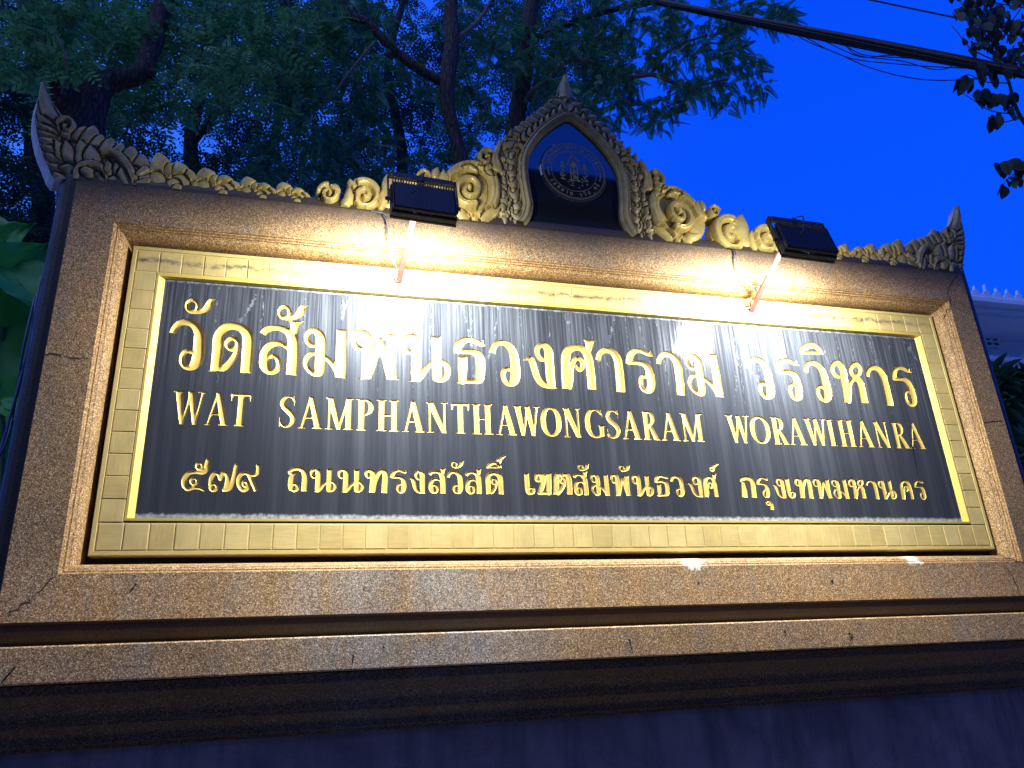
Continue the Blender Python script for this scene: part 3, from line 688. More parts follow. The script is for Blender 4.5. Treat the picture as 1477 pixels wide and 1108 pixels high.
LAT = {
 'I': (370, [[1, 1, 185, 0, 85, 185, 1000, 85], [1, 1, 20, 20, 24, 350, 20, 24], [1, 1, 20, 980, 24, 350, 980, 24]]),
 'H': (740, [[1, 1, 185, 0, 84, 185, 1000, 84], [1, 1, 555, 0, 84, 555, 1000, 84], [1, 1, 30, 20, 24, 330, 20, 24], [1, 1, 30, 980, 24, 330, 980, 24], [1, 1, 410, 20, 24, 710, 20, 24], [1, 1, 410, 980, 24, 710, 980, 24], [0, 0, 185, 500, 30, 555, 500, 30]]),
 'T': (620, [[1, 1, 310, 0, 86, 310, 1000, 86], [1, 1, 160, 20, 24, 460, 20, 24], [1, 1, 20, 955, 45, 600, 955, 45], [0, 0, 50, 940, 34, 40, 770, 16], [0, 0, 570, 940, 34, 580, 770, 16]]),
 'W': (900, [[0, 0, 150, 1000, 88, 215, 600, 82, 305, 0, 55], [0, 0, 305, 0, 36, 400, 450, 34, 480, 1000, 40], [0, 0, 470, 1000, 80, 530, 700, 78, 640, 0, 55], [0, 0, 640, 0, 36, 720, 450, 34, 800, 1000, 34], [1, 1, 10, 978, 24, 285, 978, 24], [1, 1, 660, 978, 24, 895, 978, 24]]),
 'A': (690, [[0, 0, 105, 0, 32, 220, 500, 34, 335, 1000, 34], [0, 0, 335, 1000, 62, 430, 560, 80, 560, 0, 90], [0, 0, 190, 330, 28, 470, 330, 28], [1, 1, 5, 20, 24, 215, 20, 24], [1, 1, 400, 20, 24, 690, 20, 24]]),
 'M': (880, [[0, 0, 140, 0, 34, 140, 1000, 34], [0, 0, 160, 1000, 88, 290, 500, 82, 425, 0, 60], [0, 0, 425, 0, 34, 560, 500, 34, 700, 1000, 40], [1, 1, 705, 0, 84, 705, 1000, 84], [1, 1, 20, 978, 24, 210, 978, 24], [1, 1, 20, 20, 24, 260, 20, 24], [1, 1, 690, 978, 24, 860, 978, 24], [1, 1, 560, 20, 24, 860, 20, 24]]),
 'N': (720, [[0, 0, 130, 0, 32, 130, 1000, 32], [0, 0, 140, 1000, 92, 330, 560, 84, 590, 0, 70], [0, 0, 600, 0, 34, 600, 1000, 32], [1, 1, 5, 978, 24, 190, 978, 24], [1, 1, 20, 20, 24, 245, 20, 24], [1, 1, 490, 978, 24, 715, 978, 24]]),
 'P': (600, [[1, 1, 185, 0, 86, 185, 1000, 86], [0, 0, 185, 968, 30, 320, 965, 34, 440, 900, 62, 490, 740, 80, 450, 580, 60, 330, 500, 32, 260, 480, 22], [1, 1, 30, 20, 24, 345, 20, 24], [1, 1, 30, 978, 24, 220, 978, 24]]),
 'R': (740, [[1, 1, 185, 0, 86, 185, 1000, 86], [0, 0, 185, 968, 30, 320, 965, 34, 440, 900, 62, 480, 750, 78, 440, 600, 58, 330, 520, 32, 200, 510, 26], [0, 0, 320, 530, 50, 430, 330, 74, 570, 0, 92], [1, 1, 30, 20, 24, 345, 20, 24], [1, 1, 30, 978, 24, 220, 978, 24], [1, 1, 500, 20, 24, 740, 20, 24]]),
 'S': (520, [[0, 0, 440, 850, 26, 380, 935, 36, 270, 968, 34, 150, 900, 50, 95, 760, 68, 150, 630, 76, 270, 520, 84, 385, 400, 80, 425, 260, 68, 370, 105, 50, 250, 34, 34, 130, 65, 34, 70, 170, 26], [0, 0, 445, 985, 12, 455, 700, 16], [0, 0, 50, 18, 12, 48, 320, 16]]),
 'O': (700, [[0, 0, 350, 966, 36, 210, 900, 58, 112, 720, 82, 90, 500, 88, 112, 280, 82, 210, 100, 58, 350, 34, 36, 490, 100, 58, 588, 280, 82, 610, 500, 88, 588, 720, 82, 490, 900, 58, 350, 966, 36]]),
 'G': (700, [[0, 0, 570, 820, 26, 480, 925, 40, 370, 966, 34, 210, 900, 58, 112, 720, 82, 90, 500, 88, 112, 280, 82, 210, 100, 58, 360, 34, 36, 480, 60, 40, 560, 110, 50], [0, 0, 590, 990, 12, 605, 690, 16], [1, 1, 565, 60, 78, 565, 420, 78], [1, 1, 420, 425, 22, 700, 425, 22]]),
}
ROWS = {1: (2.668, .2055, 0.0034, .0085, .016), 2: (2.462, .1262, .0023, .0045, .0065), 3: (2.223, .0895, .0017, .0040, .0055)}
ROWTXT = {1: 'large', 2: 'capital', 3: 'small'}
def glyph_strokes(g, x0, x1, zb, H):
    w, sts = GL[g] if g in GL else LAT[g]
    sx = (x1 - x0) / w; out = []
    for s in sts:
        a = np.array(s[2:], float).reshape(-1, 3)
        if len(a) > 2: a = np.array(smooth_line(a, 3))
        a = np.c_[x0 + a[:, 0] * sx, zb + a[:, 1] * H / 1000, np.maximum(a[:, 2] * H / 1000 * (1.12 if H < .1 else 1.0), .0006)]
        out.append((a, s[0], s[1], None))
    return out
HOLES = []
letters = []
for row, g, x0, x1 in PLACE:
    zb, H, cell, dep, wd = ROWS[row]
    if row == 3 and g == '์' and x0 < 1: zb += .0095
    st = glyph_strokes(g, x0, x1, zb, H)
    X, Z, S, _ = relief_grid(st, cell, zclip=(zb - .0005, zb + H + .0005) if g in LAT and g not in 'OSG' else None, blend=.004 if g in LAT else (.0022 if row == 3 else .004))
    S = blur(S, 1) if False else S
    V, F = march(X, Z, S); sv = hval(V, np.maximum(S, 0))
    u = np.clip(sv / wd, 0, 1)
    y = dep * np.sqrt(np.maximum(1 - (1 - u) ** 2, 0))
    V3 = [(v[0], float(d), v[1]) for v, d in zip(V, y)]
    letters.append((row, g, V3, F))
    for lp in loops(boundary(F)): HOLES.append([(V3[i][0], V3[i][2]) for i in lp])
# panel front: one flat sheet with the letters cut out of it
from mathutils.geometry import delaunay_2d_cdt
pts2 = []; edg = []
def ring2(pts):
    b = len(pts2); pts2.extend(Vector((float(p[0]), float(p[1]))) for p in pts)
    edg.extend((b + i, b + (i + 1) % len(pts)) for i in range(len(pts)))
NX_, NZ_ = 34, 9
ring2([(PX0 - .004, PZ0 - .004), (PX1 + .004, PZ0 - .004), (PX1 + .004, PZ1 + .004), (PX0 - .004, PZ1 + .004)])
for h in HOLES: ring2(h)
ov, oe, of, ovo, oeo, ofo = delaunay_2d_cdt(pts2, edg, [], 0, 1e-6, True)
con = {tuple(sorted(e_)) for e_, oo in zip(oe, oeo) if len(oo)}
adj = {}
for i, f in enumerate(of):
    for j in range(len(f)): adj.setdefault(tuple(sorted((f[j], f[(j + 1) % len(f)]))), []).append(i)
par = {}
start = [i for k_, v in adj.items() if len(v) == 1 for i in v]
todo = []
for i in start:
    if i not in par: par[i] = 1; todo.append(i)
while todo:
    i = todo.pop(); f = of[i]
    for j in range(len(f)):
        k_ = tuple(sorted((f[j], f[(j + 1) % len(f)])))
        for n_ in adj[k_]:
            if n_ not in par: par[n_] = par[i] ^ (1 if k_ in con else 0); todo.append(n_)
PV = [(v.x, 0.0, v.y) for v in ov]; PF = []
for i, f in enumerate(of):
    if par.get(i) == 1:
        a_, b_, c_ = (ov[q] for q in f[:3])
        PF.append(tuple(f) if (b_ - a_).cross(c_ - a_) > 0 else tuple(f)[::-1])
panel = mesh_obj('name_panel', PV, PF, M_PANEL, sign, label='black polished granite panel streaked with white lime')
for row, g, V3, F in letters:
    mesh_obj('letter', V3, F, M_LETTER, panel, True)

# --- hairline cracks and nail holes in the stone ------------------------------------------------
def crack(pts, w=.0016, y=YF - .0012, jit=.006, n=7):
    V = []; F = []
    q = []
    for (a, b) in zip(pts[:-1], pts[1:]):
        for k in range(n):
            t = k / n; q.append((a[0] + (b[0] - a[0]) * t + random.uniform(-jit, jit), a[1] + (b[1] - a[1]) * t + random.uniform(-jit, jit)))
    q.append(pts[-1])
    for i, p in enumerate(q):
        a = q[max(i - 1, 0)]; b = q[min(i + 1, len(q) - 1)]
        dx, dz = b[0] - a[0], b[1] - a[1]; L = math.hypot(dx, dz) + 1e-6; ww = w * random.uniform(.4, 1.2)
        V += [(p[0] - dz / L * ww, y, p[1] + dx / L * ww), (p[0] + dz / L * ww, y, p[1] - dx / L * ww)]
    for i in range(len(q) - 1): F.append((2 * i, 2 * i + 1, 2 * i + 3, 2 * i + 2))
    return V, F
cm = MB()
def pz(px, py, Y=YF): v = P(px, py, Y); return (v.x, v.z)
for L in ([(66, 510), (100, 515), (127, 517)], [(1362, 458), (1371, 440), (1366, 420), (1380, 394)], [(1420, 610), (1445, 608)], [(1440, 800), (1462, 808), (1477, 812)], [(8, 889), (40, 868), (80, 832)], [(1455, 822), (1472, 858)]):
    cm.add(*crack([pz(*p) for p in L], w=.0022))
for L in ([(3, 985), (22, 962)], [(508, 958), (509, 945)], [(1224, 932), (1229, 915)], [(907, 922), (911, 938)], [(189, 852), (197, 842)]):
    Yc = -.1515 if L[0][1] > 870 else YF - .001
    cm.add(*crack([pz(*p, Yc) for p in L], w=.003, y=Yc - .001, jit=.0015, n=3))
for px, py, Y in ((553, 934, -.1515), (1132, 912, -.1515), (510, 948, -.1515), (1225, 915, -.1515), (525, 850, YF), (1007, 841, YF), (1200, 838, YF), (1237, 900, -.1515)):
    x, z = pz(px, py, Y); r = random.uniform(.0035, .006)
    cm.add([(x + r * math.cos(t) * random.uniform(.7, 1.2), Y - .0015, z + r * math.sin(t) * random.uniform(.7, 1.2)) for t in np.linspace(0, 2 * math.pi, 8)[:-1]], [tuple(range(7))])
cm.build('crack', M_CRACK, sign, kind='stuff')

# --- crest ------------------------------------------------------------------------------------
HORN = [[-14,-2213,3797,6.9,-2201,3733,26.0,-2172,3656,48.7,-2132,3567,63.6,-2093,3495,69.7,-2066,3429,62.5,-2013,3437,73.0,-1956,3453,70.4,-1897,3453,54.1,-1848,3437,40.7,-1809,3411,20.4],[34,-2215,3806,6.2,-2206,3757,15.1,-2183,3695,23.1,-2148,3636,27.1,-2108,3599,25.7,-2084,3581,17.6],[38,-2129,3591,9.8,-2135,3612,9.6,-2135,3632,9.4,-2128,3648,9.2,-2116,3658,9.0,-2103,3659,8.7,-2092,3652,8.5,-2084,3640,8.2,-2081,3627,8.0,-2083,3614,7.7,-2088,3605,7.4,-2095,3601,7.2,-2102,3602,6.9,-2108,3607,6.7,-2111,3613,6.4,-2111,3620,6.2,-2109,3624,6.0,-2106,3625,5.7,-2103,3624,5.5],[30,-2067,3578,15.4,-2061,3591,22.1,-2054,3604,22.1,-2048,3617,18.2,-2042,3630,7.1],[30,-2031,3551,20.1,-2027,3572,28.9,-2022,3594,29.0,-2017,3615,23.9,-2013,3636,9.4],[30,-1996,3533,17.8,-1993,3550,25.5,-1989,3567,25.6,-1985,3584,21.1,-1981,3601,8.2],[30,-1962,3522,17.8,-1958,3539,25.6,-1954,3556,25.6,-1950,3573,21.1,-1945,3591,8.3],[30,-1921,3505,16.7,-1918,3522,23.9,-1914,3539,24.0,-1910,3556,19.7,-1906,3573,7.7],[32,-1880,3480,21.4,-1876,3499,30.8,-1873,3519,30.9,-1870,3539,25.4,-1867,3559,10.0],[32,-1826,3401,24.8,-1826,3432,35.7,-1826,3464,35.9,-1826,3495,29.6,-1827,3527,11.6],[30,-1865,3435,16.6,-1860,3443,23.7,-1855,3452,23.8,-1850,3460,19.5,-1845,3469,7.6],[34,-2144,3549,15.2,-2154,3582,21.8,-2164,3615,21.9,-2185,3637,17.9,-2206,3659,7.0],[34,-2118,3530,12.8,-2134,3560,18.4,-2151,3590,18.4,-2176,3605,15.1,-2201,3619,5.9],[34,-2108,3500,13.9,-2124,3529,20.0,-2141,3558,20.0,-2165,3572,16.4,-2190,3585,6.4],[34,-2092,3471,16.2,-2109,3504,23.2,-2126,3536,23.3,-2154,3546,19.1,-2182,3555,7.4],[34,-2081,3434,16.1,-2097,3467,23.1,-2112,3500,23.2,-2139,3511,19.0,-2166,3522,7.4],[34,-2074,3405,14.9,-2088,3435,21.3,-2102,3465,21.4,-2127,3475,17.5,-2152,3486,6.8],[34,-2067,3375,13.7,-2080,3401,19.6,-2093,3426,19.7,-2115,3434,16.1,-2137,3442,6.3],[34,-2071,3360,11.4,-2080,3374,16.3,-2089,3389,16.3,-2102,3398,13.3,-2114,3407,5.2],[36,-2046,3471,17.5,-2072,3480,24.9,-2097,3489,24.9,-2112,3519,20.5,-2127,3548,8.0],[36,-2038,3452,17.4,-2057,3471,24.9,-2077,3490,24.9,-2086,3520,20.5,-2095,3549,8.0],[38,-2027,3458,19.8,-2028,3483,28.4,-2029,3509,28.5,-2038,3533,23.5,-2046,3557,9.2],[38,-1987,3464,19.9,-1995,3481,28.5,-2003,3499,28.6,-2006,3519,23.5,-2009,3539,9.2],[36,-2055,3408,12.6,-2063,3422,18.1,-2072,3437,18.1,-2085,3434,14.8,-2098,3432,5.8],[46,-2036,3380,10.5,-2038,3418,13.2,-2025,3446,14.6,-1995,3459,16.0,-1961,3448,16.1,-1934,3417,14.7,-1919,3384,12.0],[48,-2008,3422,19.9,-1998,3416,23.8],[34,-1969,3420,12.0,-1948,3388,10.6],[46,-1965,3522,9.5,-1936,3528,13.6,-1901,3508,16.4,-1869,3465,17.0,-1847,3421,16.2,-1836,3392,12.1],[38,-1923,3426,12.9,-1928,3439,18.5,-1933,3452,18.5,-1937,3465,15.2,-1942,3478,5.9],[38,-1893,3392,15.2,-1894,3413,21.8,-1896,3435,21.9,-1904,3455,18.0,-1912,3475,7.0],[42,-1866,3388,14.1,-1874,3403,20.2,-1883,3418,20.2,-1887,3436,16.6,-1891,3454,6.5],[34,-1906,3382,12.8,-1909,3392,18.4,-1911,3401,18.4,-1914,3410,15.1,-1917,3419,5.9],[36,-1809,3466,16.5,-1830,3440,10.9],[34,-1797,3413,15.0,-1831,3400,9.5]]
CLUS = [[-12,-1774,3479,20.7,-1743,3420,34.3,-1683,3429,34.6,-1634,3428,18.1],[34,-1717,3400,32.7,-1737,3430,46.9,-1758,3460,47.0,-1768,3498,38.8,-1779,3536,15.2],[30,-1765,3394,22.1,-1770,3409,31.7,-1775,3424,31.8,-1780,3439,26.1,-1785,3454,10.2],[32,-1703,3442,21.0,-1709,3457,30.1,-1716,3472,30.1,-1722,3487,24.8,-1729,3502,9.7],[34,-1653,3433,24.1,-1665,3450,34.5,-1677,3467,34.6,-1686,3487,28.4,-1695,3507,11.1],[34,-1628,3405,18.1,-1633,3424,25.9,-1637,3443,26.0,-1642,3462,21.4,-1646,3482,8.4],[28,-1619,3398,13.6,-1619,3407,19.4,-1619,3416,19.4,-1619,3425,16.0,-1619,3434,6.2],[32,-1676,3383,25.3,-1678,3400,36.3,-1680,3417,36.4,-1683,3435,29.9,-1685,3452,11.7],[36,-1709,3378,20.8,-1706,3391,29.7,-1704,3403,29.8,-1705,3416,24.5,-1707,3429,9.6],[38,-1691,3381,20.6,-1686,3394,20.6]]
SCR = [[-14,-1120,3441,44.7],[44,-1159,3441,10.8,-1150,3461,10.6,-1135,3474,10.5,-1118,3478,10.3,-1103,3473,10.1,-1092,3460,9.8,-1087,3443,9.6,-1090,3426,9.3,-1097,3412,9.1,-1109,3404,8.8,-1120,3403,8.6,-1130,3408,8.4,-1137,3417,8.2,-1138,3429,8.0,-1136,3439,7.8,-1130,3446,7.6,-1123,3449,7.3,-1117,3448,7.1,-1113,3444,6.9,-1111,3439,6.7,-1112,3434,6.4,-1114,3431,6.2,-1117,3431,6.0],[30,-1087,3462,13.7,-1090,3468,19.5,-1093,3474,19.6,-1095,3480,16.1,-1098,3486,6.3],[-14,-977,3452,72.2],[44,-1033,3470,17.1,-1013,3499,16.9,-986,3514,16.6,-958,3513,16.4,-936,3498,16.0,-923,3472,15.6,-922,3443,15.2,-932,3416,14.8,-949,3398,14.4,-969,3391,14.0,-988,3395,13.7,-1001,3409,13.3,-1008,3427,13.0,-1006,3446,12.8,-997,3462,12.5,-985,3471,12.2,-973,3472,11.9,-963,3467,11.5,-958,3458,11.2,-957,3447,10.8,-961,3439,10.5,-966,3435,10.1,-971,3435,9.8,-974,3438,9.5],[34,-1026,3466,12.4,-1026,3480,17.8,-1026,3493,17.8,-1031,3506,14.6,-1035,3518,5.7],[36,-1057,3384,14.9,-1047,3406,21.4,-1036,3427,21.5,-1036,3452,17.7,-1036,3477,6.9],[36,-907,3395,12.4,-901,3418,17.9,-896,3441,17.9,-898,3464,14.8,-901,3487,5.8],[-14,-801,3467,101.3,-859,3518,31.2],[44,-862,3512,22.0,-831,3542,21.8,-795,3554,21.5,-761,3546,21.2,-736,3522,20.8,-725,3487,20.3,-728,3449,19.7,-744,3417,19.2,-768,3396,18.7,-795,3390,18.2,-819,3398,17.8,-836,3416,17.4,-842,3441,17.1,-839,3467,16.8,-827,3488,16.5,-810,3500,16.2,-793,3503,15.8,-778,3496,15.4,-770,3483,15.0,-768,3468,14.6,-772,3454,14.1,-779,3445,13.7,-788,3442,13.3,-795,3444,12.9,-799,3449,12.5,-798,3456,12.1],[36,-872,3432,30.7,-866,3468,44.2,-859,3504,44.5,-864,3539,36.7,-870,3575,14.4],[-12,-722,3576,27.2],[42,-751,3590,7.5,-742,3602,7.4,-731,3609,7.2,-719,3609,7.1,-710,3603,6.9,-704,3593,6.8,-703,3581,6.6,-707,3570,6.4,-713,3561,6.2,-722,3557,6.1,-729,3558,5.9,-735,3562,5.7,-738,3569,5.6,-738,3576,5.4,-736,3583,5.3,-732,3587,5.1,-727,3588,5.0,-723,3587,4.8,-721,3584,4.7,-721,3581,4.5,-722,3578,4.3,-724,3577,4.2],[30,-677,3595,13.2,-674,3607,19.0,-672,3618,19.0,-669,3629,15.6,-666,3641,6.1],[-16,-538,3527,138.1,-464,3467,89.3],[52,-509,3470,16.7,-539,3464,16.3,-565,3474,16.0,-582,3496,15.7,-587,3525,15.4,-580,3555,15.2,-564,3579,14.9,-542,3592,14.7,-520,3593,14.4,-503,3582,14.0,-493,3564,13.7,-493,3542,13.3,-500,3523,12.9,-513,3510,12.6,-528,3504,12.2,-541,3507,11.9,-549,3516,11.5,-552,3527,11.2,-550,3539,10.9,-544,3547,10.6,-537,3551,10.3,-531,3550,10.0,-528,3546,9.7,-529,3541,9.3],[48,-641,3548,8.1,-618,3604,16.3,-572,3650,20.6,-518,3671,22.5,-457,3662,23.5,-421,3614,23.4,-414,3544,23.1,-434,3471,22.8,-481,3422,20.9,-541,3405,19.1,-592,3417,12.7],[44,-428,3631,12.2,-438,3648,17.4,-448,3665,17.5,-467,3663,14.3,-487,3662,5.6],[44,-496,3643,10.6,-510,3653,15.1,-523,3662,15.1,-540,3657,12.4,-557,3651,4.8],[40,-542,3373,20.2,-557,3397,28.9,-573,3421,28.9,-599,3430,23.7,-625,3438,9.2],[38,-475,3381,17.4,-459,3403,25.1,-444,3426,25.2,-422,3442,20.8,-401,3458,8.2],[38,-505,3377,13.0,-506,3383,18.6,-508,3389,18.6,-510,3395,15.3,-511,3402,6.0],[40,-671,3544,16.1,-657,3561,23.0,-643,3578,23.1,-641,3600,19.1,-640,3623,7.5],[-12,-447,3723,49.2],[46,-446,3664,12.2,-426,3676,12.0,-412,3696,11.9,-405,3720,11.7,-408,3741,11.4,-419,3756,11.2,-434,3763,10.9,-450,3760,10.7,-465,3750,10.4,-474,3734,10.1,-476,3718,9.8,-473,3704,9.5,-465,3696,9.3,-455,3693,9.0,-445,3696,8.8,-437,3704,8.6,-433,3713,8.3,-433,3722,8.1,-436,3728,7.9,-441,3730,7.6,-446,3729,7.3,-449,3726,7.1,-449,3722,6.8],[36,-399,3680,25.4,-404,3743,17.1,-377,3817,8.7]]
COL_L = [[-14,-326,3766,64.1,-343,3645,66.7,-346,3520,73.0,-339,3432,60.6],[-12,-326,3766,56.1,-284,3868,45.1,-220,3940,41.7,-146,4016,42.6,-89,4063,43.2,-39,4090,43.6],[-12,-34,4261,5.4,-39,4203,19.5,-44,4136,43.9,-48,4079,52.2],[46,-39,4268,4.5,-39,4222,14.2,-39,4175,23.0,-42,4122,29.8,-45,4078,29.6],[38,-73,4066,20.5,-77,4083,29.3,-80,4100,29.4,-90,4113,24.1,-100,4126,9.4],[36,-86,4045,20.4,-91,4063,29.2,-95,4082,29.3,-106,4095,24.0,-117,4109,9.4],[36,-289,3776,19.8,-293,3802,28.4,-298,3829,28.5,-320,3837,23.4,-342,3845,9.1],[41,-287,3780,9.6,-300,3784,13.6,-312,3787,13.6,-311,3802,11.2,-310,3818,4.4],[36,-266,3813,20.0,-270,3840,28.7,-274,3867,28.8,-296,3874,23.6,-318,3882,9.2],[41,-264,3817,9.6,-276,3821,13.8,-289,3824,13.7,-288,3840,11.3,-287,3856,4.4],[36,-242,3850,20.2,-246,3877,28.9,-250,3905,29.0,-273,3912,23.8,-295,3920,9.3],[41,-240,3855,9.7,-252,3858,13.9,-265,3861,13.9,-264,3877,11.4,-263,3893,4.5],[36,-211,3881,20.3,-216,3909,29.2,-220,3936,29.3,-242,3944,24.0,-265,3952,9.3],[41,-210,3886,9.8,-222,3889,14.0,-235,3893,14.0,-234,3909,11.5,-233,3925,4.5],[36,-180,3912,20.5,-185,3940,29.4,-189,3967,29.5,-211,3975,24.2,-234,3983,9.4],[41,-178,3917,9.9,-191,3920,14.1,-204,3923,14.1,-203,3940,11.6,-202,3956,4.5],[36,-149,3943,20.7,-153,3971,29.7,-157,3999,29.8,-180,4007,24.4,-203,4015,9.5],[41,-147,3948,10.0,-160,3952,14.2,-173,3955,14.2,-172,3971,11.7,-171,3988,4.6],[36,-118,3975,20.9,-122,4004,29.9,-126,4032,30.0,-149,4040,24.6,-171,4047,9.6],[41,-116,3980,10.1,-129,3984,14.3,-141,3987,14.3,-140,4003,11.8,-139,4020,4.6],[36,-85,4007,21.0,-89,4035,30.2,-93,4064,30.3,-116,4071,24.8,-139,4079,9.7],[41,-83,4012,10.1,-96,4015,14.5,-109,4018,14.5,-108,4035,11.9,-107,4052,4.7],[36,-51,4037,21.2,-55,4066,30.4,-59,4094,30.6,-82,4102,25.0,-106,4110,9.8],[41,-49,4042,10.2,-62,4045,14.6,-75,4049,14.6,-74,4065,12.0,-73,4082,4.7],[38,-335,3389,23.3,-340,3415,33.4,-345,3440,33.5,-368,3443,27.4,-391,3446,10.7],[46,-309,3415,6.4,-307,3428,6.3,-309,3439,6.1,-316,3447,6.0,-325,3450,5.8,-334,3447,5.6,-341,3441,5.5,-346,3433,5.3,-347,3425,5.1,-345,3418,5.0,-340,3414,4.8,-334,3413,4.6,-329,3415,4.5,-326,3419,4.3,-325,3424,4.2,-325,3427,4.0,-327,3429,3.9,-329,3429,3.7,-331,3428,3.5],[40,-377,3392,9.5,-375,3401,13.7,-373,3410,13.7,-377,3417,11.2,-381,3423,4.4],[38,-339,3458,23.6,-344,3484,33.8,-349,3509,33.9,-373,3512,27.7,-396,3515,10.8],[46,-314,3484,6.5,-311,3497,6.3,-314,3509,6.2,-320,3517,6.0,-329,3519,5.9,-339,3517,5.7,-346,3511,5.5,-351,3502,5.4,-351,3494,5.2,-349,3487,5.0,-345,3483,4.9,-339,3482,4.7,-334,3484,4.5,-330,3488,4.4,-329,3493,4.2,-330,3497,4.1,-332,3499,3.9,-334,3499,3.8,-335,3497,3.6],[40,-381,3461,9.7,-380,3470,13.8,-378,3479,13.8,-382,3486,11.4,-386,3492,4.4],[38,-335,3529,23.8,-340,3555,34.2,-345,3581,34.3,-368,3584,28.1,-392,3587,10.9],[46,-309,3556,6.6,-307,3569,6.4,-309,3581,6.3,-316,3589,6.1,-325,3592,5.9,-334,3589,5.8,-342,3583,5.6,-346,3574,5.4,-347,3565,5.2,-345,3559,5.1,-340,3554,4.9,-335,3554,4.8,-329,3556,4.6,-326,3560,4.4,-324,3565,4.3,-325,3568,4.1,-327,3570,4.0,-329,3571,3.8,-331,3569,3.6],[40,-377,3532,9.8,-375,3541,14.0,-374,3550,14.0,-378,3557,11.5,-382,3564,4.5],[38,-325,3602,24.2,-331,3629,34.6,-336,3655,34.8,-359,3658,28.4,-383,3661,11.1],[46,-300,3630,6.7,-297,3643,6.5,-300,3655,6.4,-306,3663,6.2,-315,3666,6.0,-325,3663,5.8,-332,3657,5.7,-337,3648,5.5,-338,3639,5.3,-336,3632,5.1,-331,3628,5.0,-325,3627,4.8,-320,3630,4.7,-317,3634,4.5,-315,3638,4.3,-316,3642,4.2,-318,3644,4.0,-320,3644,3.8,-322,3643,3.7],[40,-368,3605,9.9,-367,3614,14.2,-365,3623,14.2,-369,3630,11.6,-373,3637,4.5],[38,-315,3677,24.5,-320,3703,35.1,-325,3730,35.2,-349,3733,28.8,-373,3736,11.2],[46,-289,3705,6.7,-286,3718,6.6,-289,3730,6.4,-295,3738,6.3,-305,3741,6.1,-314,3738,5.9,-322,3732,5.7,-326,3723,5.6,-327,3714,5.4,-325,3707,5.2,-320,3703,5.1,-315,3702,4.9,-309,3704,4.7,-306,3709,4.6,-304,3713,4.4,-305,3717,4.2,-307,3719,4.1,-309,3719,3.9,-311,3718,3.7],[40,-358,3679,10.0,-356,3688,14.4,-354,3698,14.4,-358,3705,11.8,-362,3712,4.6],[38,-301,3752,24.8,-307,3779,35.6,-312,3807,35.7,-336,3809,29.2,-360,3812,11.4],[46,-275,3781,6.8,-272,3795,6.7,-275,3807,6.5,-282,3815,6.4,-291,3818,6.2,-301,3815,6.0,-308,3808,5.8,-313,3799,5.6,-314,3790,5.5,-312,3783,5.3,-307,3779,5.1,-301,3778,5.0,-296,3780,4.8,-292,3785,4.6,-291,3790,4.5,-291,3794,4.3,-293,3796,4.1,-296,3796,4.0,-297,3794,3.8],[40,-345,3754,10.2,-343,3764,14.6,-341,3773,14.6,-345,3781,12.0,-349,3788,4.7],[36,-323,3376,17.8,-327,3395,25.5,-330,3414,25.6,-316,3430,21.1,-301,3445,8.3],[40,-331,3398,8.2,-328,3407,11.8,-326,3416,11.8,-319,3422,9.7,-312,3428,3.8],[36,-314,3433,18.0,-318,3452,25.8,-321,3472,25.8,-306,3487,21.3,-292,3503,8.3],[40,-322,3456,8.3,-319,3465,11.9,-317,3474,11.9,-310,3480,9.8,-303,3486,3.8],[36,-315,3489,18.2,-318,3508,26.0,-322,3528,26.1,-307,3544,21.5,-293,3560,8.4],[40,-322,3512,8.4,-320,3521,12.0,-318,3530,12.0,-311,3536,9.9,-304,3542,3.9],[36,-323,3544,18.3,-326,3564,26.2,-329,3584,26.3,-315,3600,21.7,-300,3616,8.5],[40,-330,3568,8.5,-328,3577,12.1,-325,3586,12.1,-318,3592,10.0,-311,3598,3.9],[36,-327,3601,18.5,-331,3621,26.5,-334,3641,26.5,-319,3658,21.9,-305,3674,8.6],[40,-335,3625,8.5,-332,3634,12.2,-330,3644,12.3,-323,3650,10.1,-316,3656,3.9],[36,-328,3659,18.6,-332,3680,26.7,-335,3700,26.8,-320,3717,22.1,-305,3734,8.6],[40,-336,3684,8.6,-333,3693,12.4,-331,3703,12.4,-324,3709,10.2,-317,3715,4.0],[36,-324,3720,18.8,-327,3741,27.0,-330,3761,27.1,-315,3778,22.3,-301,3795,8.7],[40,-331,3744,8.7,-329,3754,12.5,-326,3764,12.5,-319,3770,10.3,-312,3776,4.0],[40,-383,3809,9.6,-379,3828,4.0],[40,-355,3842,9.7,-351,3862,4.1],[40,-328,3878,9.8,-324,3898,4.1]]
ARCH = [[-277,3398],[-249,3488],[-255,3573],[-261,3656],[-257,3733],[-229,3808],[-169,3900],[-103,3969],[-48,4012]]

XC, XM = 1.167, 1.133         # sign centre, crest mirror line
CY = -.045
def left(x): return XC + x
def right(x): return 2 * XM - (XC + x)
ZB = SZ1 + .017
for side, f in (('l', left), ('r', right)):
    fz = (lambda z: z) if side == 'l' else (lambda z: 3.40 + (z - 3.40) * 1.0)
    ornament('corner_finial', HORN, M_GOLD_DIM, sign, CY, fx=f, fz=fz, cell=.0042, zmin=ZB, back=.07, backshift=((-.035 if side == 'l' else .035), 0), side_mat=M_LIME)
